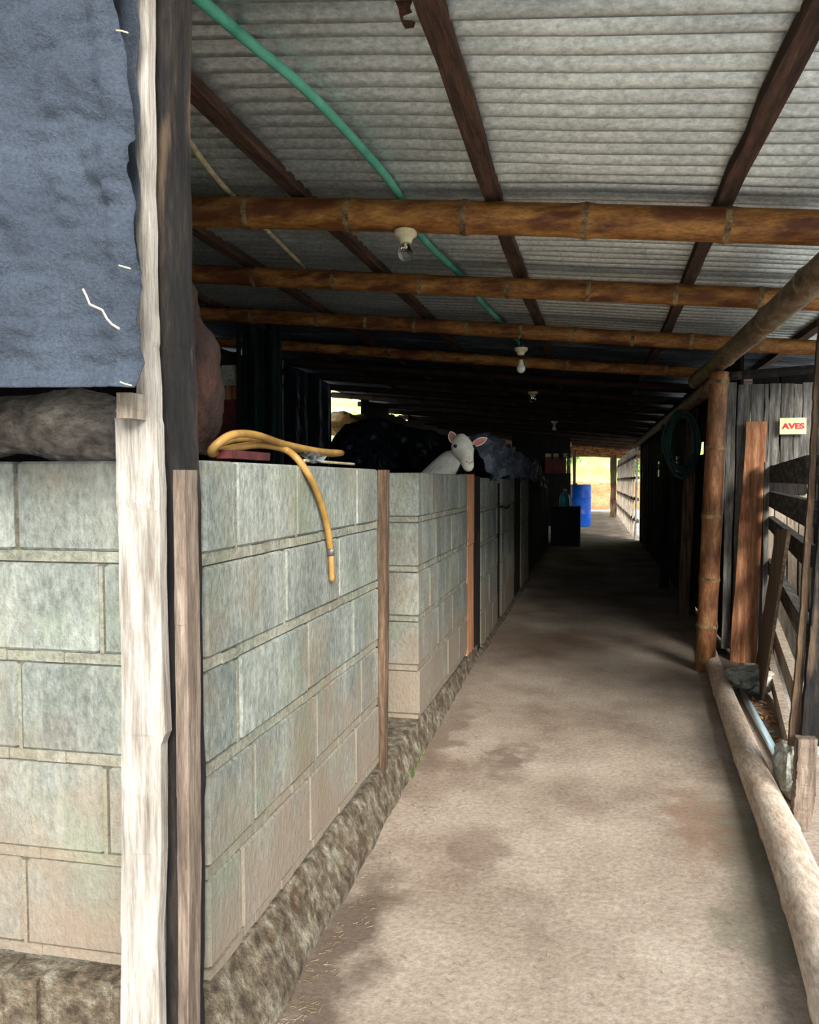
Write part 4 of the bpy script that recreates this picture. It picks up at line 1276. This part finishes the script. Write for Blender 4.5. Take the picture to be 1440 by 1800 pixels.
# ------------------------------------------------------------------ far end of the aisle
YD = 20.1
p = onZ(1021, 921, 0); c = Vector((p.x, YD, 0))
t = thing('plastic_drum', c, 'tall blue plastic drum near the far doorway', 'drum')
m = MB(); H_ = 1.12; R_ = .285
lathe(m, c, [(0, 0), (R_*.95, 0), (R_, .03), (R_, .30), (R_*1.03, .32), (R_*1.03, .35), (R_, .37), (R_, .74), (R_*1.03, .76), (R_*1.03, .79), (R_, .81), (R_, H_-.04), (R_*.97, H_), (R_*.93, H_), (R_*.93, H_-.04), (0, H_-.05)], 32)
m.build('barrel', 'blue', t, smooth=True)
m = MB(); lathe(m, c + Vector((-.13, -.05, H_-.05)), [(0, .09), (.05, .085), (.07, .0)], 12); m.build('funnel', 'teal', t, smooth=True)
# black box
YK = 13.95
a = onY(968, 960, YK); b = onY(1020, 893, YK)
t = thing('black_box', ((a.x+b.x)/2, YK + .25, 0), 'black box with worn pale corner on the aisle', 'box')
MB().box((a.x, YK, 0), (b.x, YK + .5, b.z)).build('body', 'box', t)
MB().box((b.x - .02, YK - .006, .02), (b.x + .006, YK + .02, b.z)).build('corner_trim', 'grey_wood', t)
MB().box((a.x - .01, YK - .01, b.z), (b.x + .01, YK + .51, b.z + .02)).build('lid', 'box', t)
bz = b.z + .02
cb = onY(993, 893, 14.1); cb.z = bz
t = thing('plastic_jug', cb, 'teal plastic jug standing on the black box', 'jug')
m = MB(); lathe(m, cb, [(0, 0), (.095, 0), (.098, .02), (.098, .17), (.08, .22), (.04, .26), (.03, .27), (.03, .3), (0, .3)], 18); m.build('body', 'teal', t, smooth=True)
m = MB(); lathe(m, cb + Vector((0, 0, .3)), [(.034, 0), (.034, .03), (0, .032)], 12); m.build('cap', 'cream', t)

# rack pole with hanging containers behind the drum
def pole(px, y0, y1, Y, w, mt, name, label, cat, group=None):
    a = onY(px, y0, Y); b = onY(px, y1, Y); b.z = max(b.z, 0)
    zt = min(a.z, roofz(a.x, -.04))
    a2 = Vector((a.x, Y, zt)); b2 = Vector((a.x, Y, 0))
    return tag(plank(a2 + Vector((-w, 0, 0)), a2 + Vector((w, 0, 0)), b2 + Vector((w, 0, 0)), b2 + Vector((-w, 0, 0)), (0, w*1.6, 0), rows=9, jt=w*.2, seed=int(px)).build(name, mt), label, cat, group)
pole(1000, 770, 925, 19.0, .05, 'brown_wood', 'wooden_post', 'brown post left of the blue drum in the far light', 'post')
pole(1010, 770, 925, 23.5, .05, 'brown_wood', 'wooden_post', 'thin far post behind the blue drum', 'post')
for i, (px, py) in enumerate([(1001, 782), (1000, 812), (1004, 799)]):
    q = onY(px, py, 18.96)
    tag(blob(q, (.05, .05, .09), 10, 8, .15, 4, i).build('hanging_can', 'grey_wood' if i else 'cream', smooth=True), ['pale round container hanging high on the brown post', 'brown container hanging mid height on the brown post', 'brown container hanging on the right of the brown post'][i], 'container')
tag(pxbox(958, 808, 992, 832, 17.565, .03, 'maroon', 'wooden_board'), 'maroon board beneath the bright slits left of the doorway', 'board')
# dark boards closing the left side past the black box, with bright slits
wk = struct('wall_left', (-1.0, 18, 0))
for j, (px0, py0, px1, py1) in enumerate([(900, 760, 958, 1000), (958, 832, 1003, 950), (958, 760, 1003, 797), (969, 796, 973, 808), (982, 796, 990, 808)]):
    pxbox(px0, py0, px1, min(py1, 925), 17.6 + .03*j, .03, 'black_wood', 'plank', wk)
# right-hand fence in the light
wq = struct('wall_right', (.8, 22, 0))
rnd = random.Random(8)
y = 15.6; i = 0
while y < 28:
    w = rnd.uniform(.03, .055)
    plank((.86, y, 1.95), (.86, y + w*2, 1.95), (.84, y + w*2, 0), (.84, y, 0), (.04, 0, 0), rows=8, jt=.015, seed=130+i).build('slat', 'pale_wood' if i % 3 else 'white_wood', wq)
    y += rnd.uniform(.55, 1.1); i += 1
for z in (.35, .8, 1.25, 1.7):
    MB().box((.87, 15.6, z), (.93, 28.5, z + .06)).build('rail', 'brown_wood', wq, disp=rough(.01, 4))
pole(1079, 800, 905, 25.0, .10, 'brown_wood', 'wooden_post', 'thick rough brown post at the right of the doorway', 'post')
# door lintel boards closing above the far opening
wf = struct('wall_back', (0, 29.6, 0))
MB().box((-3.9, 29.5, 2.16), (1.7, 29.54, 2.4)).build('lintel_board', 'brown_wood', wf)
MB().box((-3.9, 29.5, 0), (-1.05, 29.54, 2.16)).build('plank', 'black_wood', wf)

for i, (x, y, r) in enumerate([(-1.5, 38, .9), (.3, 39, 1.0), (1.9, 37.5, .8), (-.6, 41, 1.3), (1.4, 42, 1.4), (3.2, 40, 1.2)]):
    bush((x, y, hz(x, y) - .05), r, 300 + i, 'leafy green bush on the slope past the far doorway')
for i, (x, y, r) in enumerate([(-7.5, 13, 1.4), (-6.5, 10.5, 1.2), (-8, 16, 1.5)]):
    bush((x, y, -.05), r, 320 + i, 'leafy green bush outside beyond the left pens', 'bushes outside the left pens')
